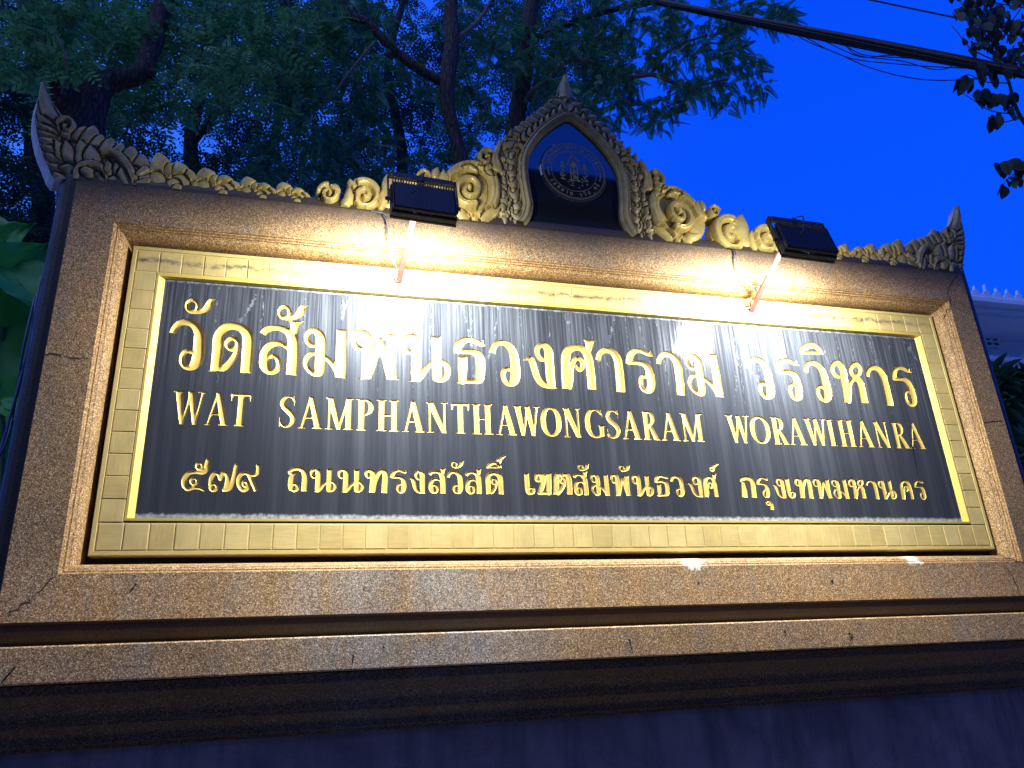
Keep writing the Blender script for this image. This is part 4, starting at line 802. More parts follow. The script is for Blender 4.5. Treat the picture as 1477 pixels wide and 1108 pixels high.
# leaf clusters between finial and scrolls
cl = np.array([v for r in CLUS for v in zip(r[1::3], r[2::3])], float) / 1000
cx0, cx1, cz0, cz1 = cl[:, 0].min() - .01, cl[:, 0].max() + .01, 3.385, 3.54
for i, (a, b, top) in enumerate(((-1.782, -1.618, 3.545), (-1.609, -1.455, 3.497), (-1.447, -1.315, 3.480), (-1.308, -1.190, 3.473))):
    for f in (left, right):
        g = lambda x, a=a, b=b, f=f: f(a + (x - cx0) / (cx1 - cx0) * (b - a))
        gz = lambda z, top=top: 3.385 + (z - cz0) / (cz1 - cz0) * (top - 3.385)
        ornament('leaf_cluster', CLUS, M_GOLD, sign, CY, fx=g, fz=gz, sc=.85 if i > 1 else 1., cell=.0036, zmin=ZB, back=.05)
# scrolls: split by piece so each is its own casting
def seg(rows, x0, x1):
    return [r for r in rows if x0 <= np.mean(r[1::3]) / 1000 < x1]
for x0, x1 in ((-1.30, -1.055), (-1.055, -.885), (-.885, -.70), (-.70, -.30)):
    for f in (left, right):
        d = seg(SCR, x0, x1)
        if d: ornament('scroll', d, M_GOLD, sign, CY - (.012 if x0 < -.9 else 0), fx=f, cell=.0045, zmin=ZB, back=.05, amp=1.15)
# arch: flame band both sides
for f in (left, right):
    ornament('flame_band', COL_L, M_GOLD_DIM, sign, CY, fx=f, cell=.0045, zmin=ZB, back=.06)
# dark mirror panel inside the arch
al = [(x / 1000, z / 1000) for x, z in ARCH]
al = smooth_line([(a, b) for a, b in al[:-1]] , 3) + [al[-1]]
off = XC - XM
lp = [(x + off, z) for x, z in al]                      # centred on crest line
out = [(x, z) for x, z in lp] + [(-x, z) for x, z in lp[::-1]]
out = [(XM + x, z) for x, z in out]; out[0] = (out[0][0] - .01, ZB + .005); out[-1] = (out[-1][0] + .01, ZB + .005)
n = len(out)
V = [(x, CY - .012, z) for x, z in out] + [(x, CY + .06, z) for x, z in out]
F = [tuple(range(n))[::-1], tuple(range(n, 2 * n))] + [(i, (i + 1) % n, (i + 1) % n + n, i + n) for i in range(n)]
import bmesh
emb = mesh_obj('emblem_panel', V, F, M_MIRROR, sign, label='pointed arch panel of mirror polished black granite')
bm = bmesh.new(); bm.from_mesh(emb.data); bmesh.ops.recalc_face_normals(bm, faces=bm.faces); bm.to_mesh(emb.data); bm.free()
# raised frame moulding along the arch, with bead line
def arch_mould(name, offs, mat, parent, closed=False):
    """offs: list of (outward offset, y)"""
    pts = out; V = []; F = []; N = len(pts); cxm = XM
    nrm = []
    for i, p in enumerate(pts):
        a = pts[max(i - 1, 0)]; b = pts[min(i + 1, N - 1)]
        dx, dz = b[0] - a[0], b[1] - a[1]; L = math.hypot(dx, dz); nrm.append((-dz / L, dx / L))
    for p, q in zip(pts, nrm):
        for o_, y in offs: V.append((p[0] + q[0] * o_, y, p[1] + q[1] * o_))
    m = len(offs)
    for i in range(N - 1):
        for k in range(m - 1): a = i * m + k; F.append((a, a + 1, a + m + 1, a + m))
    return mesh_obj(name, V, F, mat, parent, False)
arch_mould('arch_moulding', [(-.006, CY - .012), (-.006, CY - .030), (.000, CY - .036), (.004, CY - .033), (.007, CY - .036), (.012, CY - .046), (.018, CY - .048), (.024, CY - .044), (.027, CY - .036), (.033, CY - .040), (.038, CY - .034), (.040, CY)], M_GOLD_DIM, sign)
bd = MB()
for s in range(1, len(out)):
    a = out[s - 1]; b = out[s]; L = math.hypot(b[0] - a[0], b[1] - a[1]); k = max(int(L / .0085), 1)
    dx, dz = (b[0] - a[0]) / L, (b[1] - a[1]) / L
    for j in range(k):
        t = j / k; x = a[0] + (b[0] - a[0]) * t - dz * .004; z = a[1] + (b[1] - a[1]) * t + dx * .004; r = .0033; y = CY - .036
        bd.add([(x, y - r * 1.4, z), (x + r, y, z), (x, y, z + r), (x - r, y, z), (x, y, z - r)], [(0, 2, 1), (0, 3, 2), (0, 4, 3), (0, 1, 4)])
bd.build('bead', M_GOLD, sign, kind='stuff')

# medallion
MX, MZ, MR = XC - .036, 3.712, .163
def disc(name, r, y0, y1, mat, parent, ch=.006, n=72, r_in=0):
    V = []; F = []
    prof = [(r, y1), (r, y0 + ch), (r - ch, y0)]
    for rr, y in prof:
        for k in range(n): t = 2 * math.pi * k / n; V.append((MX + rr * math.cos(t), y, MZ + rr * math.sin(t)))
    for i in range(2):
        for k in range(n): F.append((i * n + k, i * n + (k + 1) % n, (i + 1) * n + (k + 1) % n, (i + 1) * n + k))
    F.append(tuple(2 * n + k for k in range(n)))
    return mesh_obj(name, V, F, mat, parent)
MY = CY - .030
disc('medallion', MR, MY, CY - .010, M_MIRROR, emb)
def ring(r0, r1, y, n=80):
    V = []; F = []
    for rr, yy in ((r0, y + .002), (r0, y), (r1, y), (r1, y + .002)):
        for k in range(n): t = 2 * math.pi * k / n; V.append((MX + rr * math.cos(t), yy, MZ + rr * math.sin(t)))
    for i in range(3):
        for k in range(n): F.append((i * n + k, i * n + (k + 1) % n, (i + 1) * n + (k + 1) % n, (i + 1) * n + k))
    return V, F
rg = MB()
for r0, r1 in ((.1495, .152), (.1445, .1458), (.1085, .1103)): rg.add(*ring(r0, r1, MY - .0012))
rg.build('medallion_ring', M_INLAY, emb)
def flat(strokes, cell, y, thick=.0012):
    X, Z, S, _ = relief_grid(strokes, cell); V, F = march(X, Z, S)
    return [(v[0], y, v[1]) for v in V], F
em = MB()
def st_(pts, b=0): return (np.array([(MX + x * FS / 1000, MZ + z * FS / 1000, r * 1.25 / 1000) for x, z, r in pts]), b, b, None)
FS = 1.08
fig = []
for k in range(-4, 5):                     # rays over the central shrine
    fig.append(st_([(k * 4.2, 62 - abs(k) * 3, .9), (k * 7.4, 88 - abs(k) * 7, .5)]))
fig += [st_([(-31, 20, 1.2), (-14, 66, 1.2), (0, 92, .8)]), st_([(31, 20, 1.2), (14, 66, 1.2), (0, 92, .8)])]
fig += [st_([(0, 60, .6), (0, 45, 3), (0, 36, 9), (0, 30, 13)]), st_([(-17, 24, 2.5), (17, 24, 2.5)]), st_([(-15, 16, 1.6), (-15, -46, 2.2)]), st_([(15, 16, 1.6), (15, -46, 2.2)]), st_([(-18, -10, 2.0), (18, -10, 2.0)]), st_([(0, 10, 1.5), (0, -2, 4), (0, -6, 5)]), st_([(-24, -48, 2.4), (24, -48, 2.4)])]
for sx in (-1, 1):
    for h, w in ((36, 3), (29, 6), (21, 9.5), (12, 13)): fig.append(st_([(sx * 50 - w, h - 2, 1.2), (sx * 50, h + 2, 2.6), (sx * 50 + w, h - 2, 1.2)]))
    fig += [st_([(sx * 50, 42, .6), (sx * 50, 0, 1.6), (sx * 50, -40, 1.2)]), st_([(sx * 40, -22, 1), (sx * 43, -27, 3), (sx * 45, -32, 1)]), st_([(sx * 60, -12, 1), (sx * 58, -18, 3), (sx * 55, -24, 1)]), st_([(sx * 42, -46, 2), (sx * 60, -46, 2)])]
for k in range(22):
    a = -math.pi * (.14 + .72 * random.random()); rr = random.uniform(52, 96); x, z = rr * math.cos(a), rr * math.sin(a) * .95
    if abs(x) < 90: fig.append(st_([(x - 3, z, .8), (x, z + 2.5, 2.6), (x + 4, z - 1, 1)]))
for k in range(8): fig.append(st_([(random.uniform(-12, 12), random.uniform(-42, -16), 2.2), (random.uniform(-12, 12), random.uniform(-42, -16), 1.6)]))
em.add(*flat(fig, .0013, MY - .0012))
em.build('emblem_figure', M_INLAY, emb)
tx = MB()
GL['บ'] = (700, [[0, 0, 120, 820, 60, 190, 900, 60, 230, 760, 70, 230, 120, 70, 330, 60, 60, 600, 60, 60], [1, 0, 620, 960, 75, 620, 60, 75]])
GL['ป'] = (700, [[0, 0, 120, 820, 60, 190, 900, 60, 230, 760, 70, 230, 120, 70, 330, 60, 60, 600, 60, 60], [1, 0, 620, 1250, 75, 620, 60, 75]])
def ring_text(txt, a0, a1, r, size, inward=False):
    marks = 'ัิ์'; n = sum(c not in marks and c != ' ' for c in txt) + txt.count(' ')
    k = 0; last = None
    for c in txt:
        if c in marks: ang = last; up = True
        else:
            ang = a0 + (a1 - a0) * (k + .5) / n; k += 1; last = ang; up = False
            if c == ' ': continue
        w = GL[c][0] / 1000 * size
        sts = glyph_strokes(c, -w / 2, w / 2, -size / 2, size); o = []
        for a, b0, b1, h in sts:
            a = a.copy(); a[:, 0] *= .9; a[:, 2] *= 1.05; a[:, 2] = np.maximum(a[:, 2], .0007)
            th = ang - math.pi / 2 if not inward else ang + math.pi / 2
            cx, cz = MX + r * math.cos(ang), MZ + r * math.sin(ang)
            q = np.c_[cx + a[:, 0] * math.cos(th) - a[:, 1] * math.sin(th), cz + a[:, 0] * math.sin(th) + a[:, 1] * math.cos(th), a[:, 2]]
            o.append((q, b0, b1, None))
        tx.add(*flat(o, .0010, MY - .0012))
ring_text('วัดสัมพันธวงศาราม วรวิหาร', math.radians(172), math.radians(8), .1265, .0165)
ring_text('ปสหมาน บริสุทธิ', math.radians(205), math.radians(335), .127, .0175, True)
FS = 1.0
for a in (188, -8):
    for k in range(4):
        t = math.radians(a + (k - 1.5) * 5.5); x, z = .127 * math.cos(t) * 1000, .127 * math.sin(t) * 1000
        tx.add(*flat([st_([(x - 3, z - 3, 1.2), (x + 2, z, 3), (x + 3, z + 5, 1)])], .0013, MY - .0012))
tx.build('ring_lettering', M_INLAY, emb)
# ------------------------------------------------------------------ floodlights
def emitter():
    m = bpy.data.materials.new('led_emitter'); m.use_nodes = True; nt = m.node_tree; nt.nodes.clear()
    o = nt.nodes.new('ShaderNodeOutputMaterial'); e = nt.nodes.new('ShaderNodeEmission')
    e.inputs[0].default_value = (.93, .97, 1.0, 1); e.inputs[1].default_value = LAMP; nt.links.new(e.outputs[0], o.inputs[0]); return m
M_LED = emitter()
def floodlight(cx, cz, cy, base, label, tilt=28, yaw=0, roll=0, wires=()):
    t = thing('floodlight', label, 'floodlight', 'LED floodlights clamped on the gold border', loc=base)
    R = Matrix.Rotation(math.radians(roll), 4, 'Y') @ Matrix.Rotation(math.radians(yaw), 4, 'Z') @ Matrix.Rotation(math.radians(-tilt), 4, 'X')
    M = Matrix.Translation((cx, cy, cz)) @ R
    w, h = .118, .080
    m = MB()
    m.box(-w, w, -.010, .014, -h, h, M, ch=.004)
    m.box(-w + .006, w - .006, -.030, -.0102, -h + .006, h - .010, M, ch=.005)
    m.box(-w, w, .0145, .022, -h, -h + .012, M); m.box(-w, w, .0145, .022, h - .012, h, M)
    m.box(-w, -w + .012, .0145, .022, -h + .0125, h - .0125, M); m.box(w - .012, w, .0145, .022, -h + .0125, h - .0125, M)
    m.build('housing', M_BLACKMETAL, t)
    fm = MB(); nf = 24
    for i in range(nf):
        x = -w + .006 + (2 * w - .012) * i / (nf - 1)
        fm.box(x - .0011, x + .0011, -.0322, -.0104, -h + .010, h + .007, M)
    fm.build('cooling_fin', M_BLACKMETAL, t, kind='stuff')
    g = MB(); g.add([tuple(M @ Vector(v)) for v in ((-w + .030, .0165, -h + .018), (w - .030, .0165, -h + .018), (w - .030, .0165, h - .022), (-w + .030, .0165, h - .022))], [(0, 3, 2, 1)])
    g.build('lens', M_LED, t)
    rf = MB(); rf.box(-w + .0125, w - .0125, .0142, .0156, -h + .0125, h - .0125, M); rf.build('reflector', M_STEEL, t)
    al_ = bpy.data.lights.new('lower_wash', 'AREA'); al_.shape = 'RECTANGLE'; al_.size = .15; al_.size_y = .09; al_.energy = WASH; al_.color = (.95, .98, 1.0)
    ao = bpy.data.objects.new('lower_wash', al_); COL.objects.link(ao); ao.parent = t      # added light, aimed steeply down to brighten the lower sign
    dirw = Vector((0, .50, -.87)); ao.matrix_world = Matrix.Translation(M @ Vector((0, .026, -.005))) @ dirw.to_track_quat('-Z', 'X').to_matrix().to_4x4()
    ao.location = ao.location - ORG[t.name]
    y = MB()
    y.box(-w - .0095, -w - .0055, -.014, .010, -.020, h + .058, M); y.box(w + .0055, w + .0095, -.014, .010, -.020, h + .058, M)
    y.box(-w - .0095, w + .0095, -.016, .012, h + .0585, h + .063, M); y.box(-w + .01, w - .01, -.018, -.0165, h + .036, h + .0625, M)
    for s in (-1, 1):
        y.tube([M @ Vector((s * (w + .001), 0, 0)), M @ Vector((s * (w + .018), 0, 0))], .007, 8)
    y.build('yoke', M_BLACKMETAL, t)
    k = MB(); k.tube([M @ Vector((0, -.004, h + .064)), M @ Vector((0, -.004, h + .081))], .011, 10); k.tube([M @ Vector((0, -.004, h + .081)), M @ Vector((0, -.004, h + .087))], .007, 6)
    k.build('bolt', M_BLACKMETAL, t)
    # power lead over the back
    q = [M @ Vector(v) for v in ((.004, -.020, h + .076), (-.004, -.060, h + .02), (-.03, -.062, .01), (-.052, -.050, -.02))]
    c = MB(); c.tube(smooth_line(q, 5), .0028, 6); c.build('lead', M_WIREB, t, True)
    # flat steel arm
    b = Vector(base) + Vector((0, -.004, .0)); top = M @ Vector((0, .004, h + .056)); 
    u = (top - b).normalized(); side = Vector((1, 0, 0)); side = (side - u * side.dot(u)).normalized(); nn = u.cross(side)
    def bar(a, c_, wd, th, mat, nm):
        V = []
        for p in (a, c_):
            for s1, s2 in ((-1, -1), (1, -1), (1, 1), (-1, 1)): V.append(p + side * (s1 * wd) + nn * (s2 * th))
        mesh_obj(nm, V, [(0, 1, 5, 4), (1, 2, 6, 5), (2, 3, 7, 6), (3, 0, 4, 7), (3, 2, 1, 0), (4, 5, 6, 7)], mat, t)
    L = (top - b).length
    bar(b, b + u * L, .0110, .005, M_ARM, 'arm')
    bar(b + u * L * .43, b + u * L * .50, .0122, .0064, M_STEEL, 'splice_clamp')
    p = MB(); p.box(base[0] - .056, base[0] + .056, -.0252, -.0215, base[2] - .021, base[2] + .019, ch=.0008)
    p.build('mounting_plate', M_ARM, t)
    for s in (-1, 1):
        bo = MB(); bo.tube([(base[0] + s * .036, -.0253, base[2]), (base[0] + s * .036, -.031, base[2])], .0058, 6); bo.build('bolt', M_STEEL, t)
    bp = MB(); bp.tube([b + Vector((-.016, -.008, .01)), b + Vector((.016, -.008, .01))], .0045, 8); bp.build('pivot_pin', M_STEEL, t)
    for nm, mat, r, pts in wires:
        c = MB(); c.tube(smooth_line(pts, 5), r, 6); c.build(nm, mat, t, True)
    return t
b1 = P(575, 408, -.022); b2 = P(1083, 449, -.022)
w1 = [('wire', M_WIREW, .0024, [P(536, 304, -.085), P(545, 306, -.098), P(556, 312, -.10), P(560, 345, -.12), P(566, 375, -.10), P(573, 396, -.06)]),
      ('wire', M_WIREW, .0024, [P(534, 304, -.085), P(548, 308, -.098), P(557, 318, -.11), P(563, 350, -.13), P(570, 380, -.10), P(575, 394, -.06)]),
      ('taped_splice', M_WIREB, .0040, [P(551, 309, -.102), P(556, 314, -.104), P(557, 322, -.108)]),
      ('earth_wire', M_WIREY, .0022, [P(574, 398, -.05), P(571, 392, -.06), P(570, 400, -.04), P(573, 406, -.035)])]
floodlight(.372, 3.160, -.485, tuple(b1), 'black LED floodlight on a pink steel arm, left of the two, nearest the left scrolls', 19, 2, 1.5, w1)
w2 = [('wire', M_WIREW, .0022, [P(1052, 358, -.085), P(1060, 364, -.10), P(1066, 385, -.12), P(1078, 405, -.11), P(1092, 420, -.08), P(1088, 436, -.05)]),
      ('wire', M_WIREW, .0022, [P(1050, 359, -.085), P(1058, 362, -.10), P(1062, 382, -.11), P(1070, 402, -.11), P(1090, 418, -.09), P(1094, 428, -.07)]),
      ('wire', M_WIREW, .0026, [P(1090, 436, -.04), P(1096, 428, -.09), P(1092, 418, -.12), P(1112, 398, -.19), P(1108, 392, -.24), P(1122, 372, -.32)]),
      ('taped_splice', M_WIREB, .0036, [P(1050, 358, -.088), P(1059, 362, -.10), P(1061, 368, -.104)]),
      ('earth_wire', M_WIREY, .010, [P(1078, 441, -.026), P(1079, 434, -.036), P(1084, 432, -.045)])]
floodlight(1.940, 3.165, -.492, tuple(b2), 'black LED floodlight tilted askew, right of the two, standing against the blue sky', 20, -4, 4, w2)

# ------------------------------------------------------------------ wire down the left edge of the sign
lw = thing('loose_cable', 'dark blue cable hanging down the left edge of the granite frame', 'cable', loc=tuple(P(0, 655, .05)))
c = MB(); c.tube(smooth_line([P(-25, 700, .0), P(0, 652, .03), P(18, 590, .02), P(38, 515, .02), P(52, 440, .05), P(60, 400, .08)], 5), .006, 6); c.tube(smooth_line([P(-22, 690, .03), P(8, 640, .0), P(24, 570, .04), P(34, 500, .0), P(50, 430, .06)], 5), .004, 6)
M_WIREBL = simple('blue_cable', (.08, .10, .2), .4, 0, .2, 40, 0); c.build('strand', M_WIREBL, lw, True)

# ------------------------------------------------------------------ overhead cables
def sag(a, b, s, n=14, wob=0, ph=0):
    out = []
    for i in range(n + 1):
        t = i / n; p = a.lerp(b, t); p = p + Vector((0, 0, -s * 4 * t * (1 - t)))
        if wob: p = p + Vector((0, wob * math.cos(t * 9 + ph), wob * math.sin(t * 9 + ph)))
        out.append(p)
    return out
A, B = P(760, -38, 4.6), P(1600, 128, 1.2)
bundle = thing('cable_bundle', 'thick bundle of black overhead cables crossing the sky at the upper right', 'power cables', loc=tuple(A))
for k in range(9):
    ang = k * 2.4; rr = .0 if k == 0 else .034
    off = Vector((0, rr * math.cos(ang), rr * math.sin(ang)))
    m = MB(); m.tube(sag(A + off, B + off, .05, 18, .010, ang), .020 if k else .030, 7, wob=.06)
    m.build('cable', M_WIREB if k != 4 else simple('brown_cable', (.10, .045, .03), .5, 0, .2, 30, 0), bundle, True, label='brown sheathed cable' if k == 4 else None)
for lab, a, b, s, r in (('thin black cable high above the bundle, running to the upper right corner', P(1200, -12, 3.4), P(1560, 62, 1.8), .01, .011),
                        ('thin black cable at the extreme upper right corner', P(1340, -14, 3.0), P(1560, 26, 2.4), .01, .008)):
    t = thing('overhead_cable', lab, 'cable', 'single overhead cables', loc=tuple(a)); m = MB(); m.tube(sag(a, b, s), r, 6); m.build('strand', M_WIREB, t, True)
hang = [([(1125, 35), (1155, 50), (1195, 72), (1235, 86), (1290, 92), (1340, 96), (1420, 100)], 'first slack cable, tight below the bundle'),
        ([(1130, 38), (1165, 60), (1210, 78), (1250, 96), (1300, 110), (1350, 116), (1412, 114)], 'lowest slack cable, sagging out to the leaves'),
        ([(1150, 44), (1190, 60), (1240, 82), (1280, 80), (1330, 82), (1385, 95)], 'slack cable tied in the middle of the tangle'),
        ([(1180, 52), (1215, 62), (1238, 80), (1300, 88), (1345, 100), (1368, 98), (1378, 90)], 'slack cable with a loop at its right end'),
        ([(1200, 55), (1226, 70), (1250, 80), (1310, 84), (1400, 92)], 'short slack cable hugging the bundle underside')]
for i, (pp, lab) in enumerate(hang):
    t = thing('slack_cable', lab, 'cable', 'slack cables hanging below the bundle', loc=tuple(P(*pp[0], 3.0)))
    m = MB(); m.tube(smooth_line([P(x, y, 3.1 - (x - 1125) / 300 * 1.1) for x, y in pp], 5), .0062, 5, wob=.15); m.build('strand', M_WIREB, t, True)

# ------------------------------------------------------------------ shop houses over the road, behind the viewer (seen only mirrored in the polished stone)
M_SHOP = simple('grey_shophouse_render', (.20, .19, .18), .8, 0, .2, .8, 0)
sp = thing('shophouse_row', 'dark row of shop houses over the road, mirrored in the polished panel of the arch', 'building', loc=(0, -22, 0))
m = MB(); m.box(-60, 60, -30, -20, 0, 17.4); m.build('wall', M_SHOP, sp)
m = MB(); m.box(-60, 60, -30, -19.3, 17.402, 18.9, ch=.05); m.build('parapet', simple('black_parapet_sheet', (.02, .02, .02), .8, 0, .2, .8, 0), sp)
for i in range(24):
    for k in range(4):
        wm = MB(); x = -46 + i * 4; wm.box(x - .9, x + .9, -20.06, -20.002, 3.2 + k * 3.2, 4.9 + k * 3.2); wm.build('window', simple('shop_glass', (.02, .02, .025), .1, 0, .1, 1, 0) if (i, k) == (0, 0) else bpy.data.materials['shop_glass'], sp)

# ------------------------------------------------------------------ building at the right
M_WHITE = simple('white_building_paint', (.86, .87, .88), .6, 0, .08, 1.2, 0)
M_WGLASS = simple('dark_window_glass', (.02, .025, .03), .08, 0, .1, 3, 0)
bl = thing('temple_building', 'pale blue lit white building with crested eave and small paned window, right edge', 'building', loc=tuple(Vector((20, 13, 0))))
def zat(px, py, Y): return P(px, py, Y).z
YB = 13.0; YE = 11.4
z_c1 = zat(1420, 427, YE); z_c0 = zat(1420, 447, YE)
m = MB(); m.box(11, 40, YB, YB + 8, 0, z_c0); m.build('wall', M_WHITE, bl)
m = MB(); h = z_c1 - z_c0
m.box(10.5, 41, YE, YB + 8, z_c0 + h * .55, z_c1, ch=.03); m.box(10.5, 41, YE + .22, YB + 8, z_c0 + h * .28, z_c0 + h * .545); m.box(10.5, 41, YE + .4, YB + 8, z_c0 + .004, z_c0 + h * .275)
m.build('eave', M_WHITE, bl)
cr = MB()
zt = z_c1
for i in range(70):
    x = 12 + i * .36; s = 1.25 if i % 5 == 0 else 1.0
    pr = [(-.15, 0), (-.16, .08), (-.07, .10), (-.10, .17), (-.02, .20), (0.01, .34 * s), (.05, .2), (.12, .17), (.08, .1), (.16, .08), (.15, 0)]
    n_ = len(pr); cr.add([(x + a, YE + .05, zt + b * .95) for a, b in pr] + [(x + a, YE + .13, zt + b * .95) for a, b in pr], [tuple(range(n_)), tuple(range(n_, 2 * n_))[::-1]] + [(j, (j + 1) % n_, (j + 1) % n_ + n_, j + n_)[::-1] for j in range(n_)])
cr.build('roof_crest', M_WHITE, bl, kind='stuff')
for xx in (16.6, 19.6, 22.6):    # eave brackets
    k = MB(); k.tube([(xx, YB + .02, z_c0 - .75), (xx + .1, YE + .6, z_c0 - .02)], .06, 6); k.build('bracket', M_WHITE, bl)
wa, wb_ = P(1411, 486, YB - .03), P(1443, 503, YB - .03)
fw = MB(); xa, xb, za, zb_ = wa.x - .06, wb_.x, wb_.z + .05, wa.z + .02
for i in range(4): x = xa + (xb - xa) * i / 3; fw.box(x - .035, x + .035, YB - .06, YB - .002, za, zb_)
for k_ in range(3): z = za + (zb_ - za) * k_ / 2; fw.box(xa, xb, YB - .066, YB - .061, z - .03, z + .03)
wf = fw.build('window', M_WHITE, bl)
for i in range(3):
    for k_ in range(2):
        g = MB(); x = xa + (xb - xa) * i / 3; z = za + (zb_ - za) * k_ / 2; g.box(x + .036, x + (xb - xa) / 3 - .036, YB - .03, YB - .004, z + .031, z + (zb_ - za) / 2 - .031); g.build('pane', M_WGLASS, wf)
zl1, zl0 = zat(1440, 513, YB - .5), zat(1440, 527, YB - .5)
m = MB(); m.box(11, 40, YB - .5, YB - .001, (zl0 + zl1) / 2, zl1, ch=.02); m.box(11, 40, YB - .38, YB - .001, zl0, (zl0 + zl1) / 2 - .001); m.build('string_course', M_WHITE, bl)
for xx in (16.0, 18.2, 20.4):
    zz = zl0 - .9; k = MB(); q = [(xx + .85 * math.cos(t), YB - .05, zz + .62 * math.sin(t)) for t in np.linspace(0, math.pi, 12)]
    k.tube(q, .10, 6); k.build('arch_trim', M_WHITE, bl)
    g = MB(); g.add([(p[0], YB - .012, p[2]) for p in q] + [(xx - .85, YB - .012, zz - 3), (xx + .85, YB - .012, zz - 3)], [tuple(list(range(12)) + [12, 13])[::-1]]); g.build('arch_opening', M_WGLASS, bl)

# ------------------------------------------------------------------ trees
def np_mesh(name, V, F3, mat, parent, smooth=False, label=None, kind=None):
    V = np.asarray(V, np.float32); F3 = np.asarray(F3, np.int32)
    me = bpy.data.meshes.new(name); me.vertices.add(len(V)); me.vertices.foreach_set('co', V.ravel())
    me.loops.add(F3.size); me.loops.foreach_set('vertex_index', F3.ravel())
    me.polygons.add(len(F3)); me.polygons.foreach_set('loop_start', np.arange(0, F3.size, 3, dtype=np.int32)); me.polygons.foreach_set('loop_total', np.full(len(F3), 3, np.int32))
    me.materials.append(mat); me.update(calc_edges=True)
    o = bpy.data.objects.new(name, me); COL.objects.link(o)
    if parent: o.parent = parent; o.location = -ORG[parent.name]
    ORG[o.name] = Vector((0, 0, 0))
    if label: o['label'] = label
    if kind: o['kind'] = kind
    return o

def leaflet(L, W, fold=.25):
    return np.array([[0, 0, 0], [L * .38, W * .5, -fold * W], [L, 0, -.12 * L], [L * .38, -W * .5, -fold * W], [L*.75, W*.30, -fold*W*.8-.05*L], [L*.75, -W*.30, -fold*W*.8-.05*L]]), np.array([[0, 2, 4], [0, 4, 1], [0, 5, 2], [0, 3, 5]])
def sprig_pinnate(L=.26, pairs=6, l=.055, w=.024, droop=.35):
    V = []; F = []
    lv, lf = leaflet(l, w)
    for k in range(pairs * 2 + 1):
        t = .15 + .85 * (k // 2) / pairs if k < pairs * 2 else 1.0
        side = (1 if k % 2 else -1) if k < pairs * 2 else 0
        a = side * math.radians(58 + 8 * math.sin(k * 3.1)); c, s = math.cos(a), math.sin(a)
        sc = .75 + .35 * math.sin(math.pi * min(t, .9)); q = lv * sc
        R = np.array([[c, -s, 0], [s, c, 0], [0, 0, 1]]); q = q @ R.T
        q = q + np.array([L * t, 0, -droop * L * t * t]); F.append(lf + len(V) * len(lv)); V.append(q)
    return np.concatenate(V), np.concatenate(F)
def sprig_feather(L=.30, pairs=13, l=.075, w=.009, droop=.5):
    V = []; F = []
    lv = np.array([[0, w * .25, 0], [0, -w * .25, 0], [l * .55, -w * .5, -l * .10], [l * .55, w * .5, -l * .10], [l, 0, -l * .32]]); lf = np.array([[0, 1, 2], [0, 2, 3], [3, 2, 4]])
    for k in range(pairs * 2):
        t = .08 + .92 * (k // 2) / pairs; side = 1 if k % 2 else -1
        a = side * math.radians(62 - 34 * t); c, s = math.cos(a), math.sin(a); q = lv * (1.1 - .55 * t)
        q = q @ np.array([[c, -s, 0], [s, c, 0], [0, 0, 1]]).T + np.array([L * t, 0, -droop * L * t * t]); F.append(lf + len(V) * 5); V.append(q)
    return np.concatenate(V), np.concatenate(F)

DENS = {'n': 1.55, 'f': 2.6}
def cy_far(Y): return Y > 7
def crown(name, clumps, sprigs, mat, parent, seed=1, size=(.8, 1.25), down=.35):
    """clumps: (px, py, rx, ry, Y, dY, n). sprigs radiate outward from little twig centres inside each clump"""
    rg = np.random.default_rng(seed); VV = []; FF = []; base = 0
    for (cx, cy, rx, ry, Y, dY, n) in clumps:
        ntw = max(int(n * (DENS['f'] if cy_far(Y) else DENS['n'])) // 7, 1)
        for _ in range(ntw):
            r = rg.random() ** .5; a = rg.random() * 2 * math.pi
            c = P(cx + rx * r * math.cos(a), cy + ry * r * math.sin(a), Y + dY * (rg.random() - .5) * 2)
            c = np.array(c); main = rg.normal(size=3) * np.array([1, 1, .5]); main /= np.linalg.norm(main)
            for j in range(7):
                sv, sf = sprigs[rg.integers(len(sprigs))]
                d = main * .6 + rg.normal(size=3) * np.array([1, 1, .55]) + np.array([0, 0, -down]); d /= np.linalg.norm(d)
                up = np.array([0, 0, 1.0]) + rg.normal(size=3) * .45; y = np.cross(up, d); y /= np.linalg.norm(y) + 1e-9; z = np.cross(d, y)
                R = np.stack([d, y, z], axis=1); s = rg.uniform(*size)
                q = (sv * s) @ R.T + c + d * .02 + rg.normal(size=3) * .05
                VV.append(q); FF.append(sf + base); base += len(q)
    return np_mesh(name, np.concatenate(VV), np.concatenate(FF), mat, parent)

PIN = [sprig_pinnate(.26, 6, .060, .026, .3), sprig_pinnate(.30, 7, .055, .024, .6), sprig_pinnate(.2, 5, .065, .028, .2)]
FEA = [sprig_feather(.22, 12, .050, .017, .35), sprig_feather(.19, 11, .055, .018, .5), sprig_feather(.25, 13, .046, .016, .2)]
FAR = [sprig_pinnate(.36, 5, .060, .032, .3), sprig_pinnate(.32, 5, .065, .034, .5), sprig_pinnate(.28, 4, .060, .032, .2)]

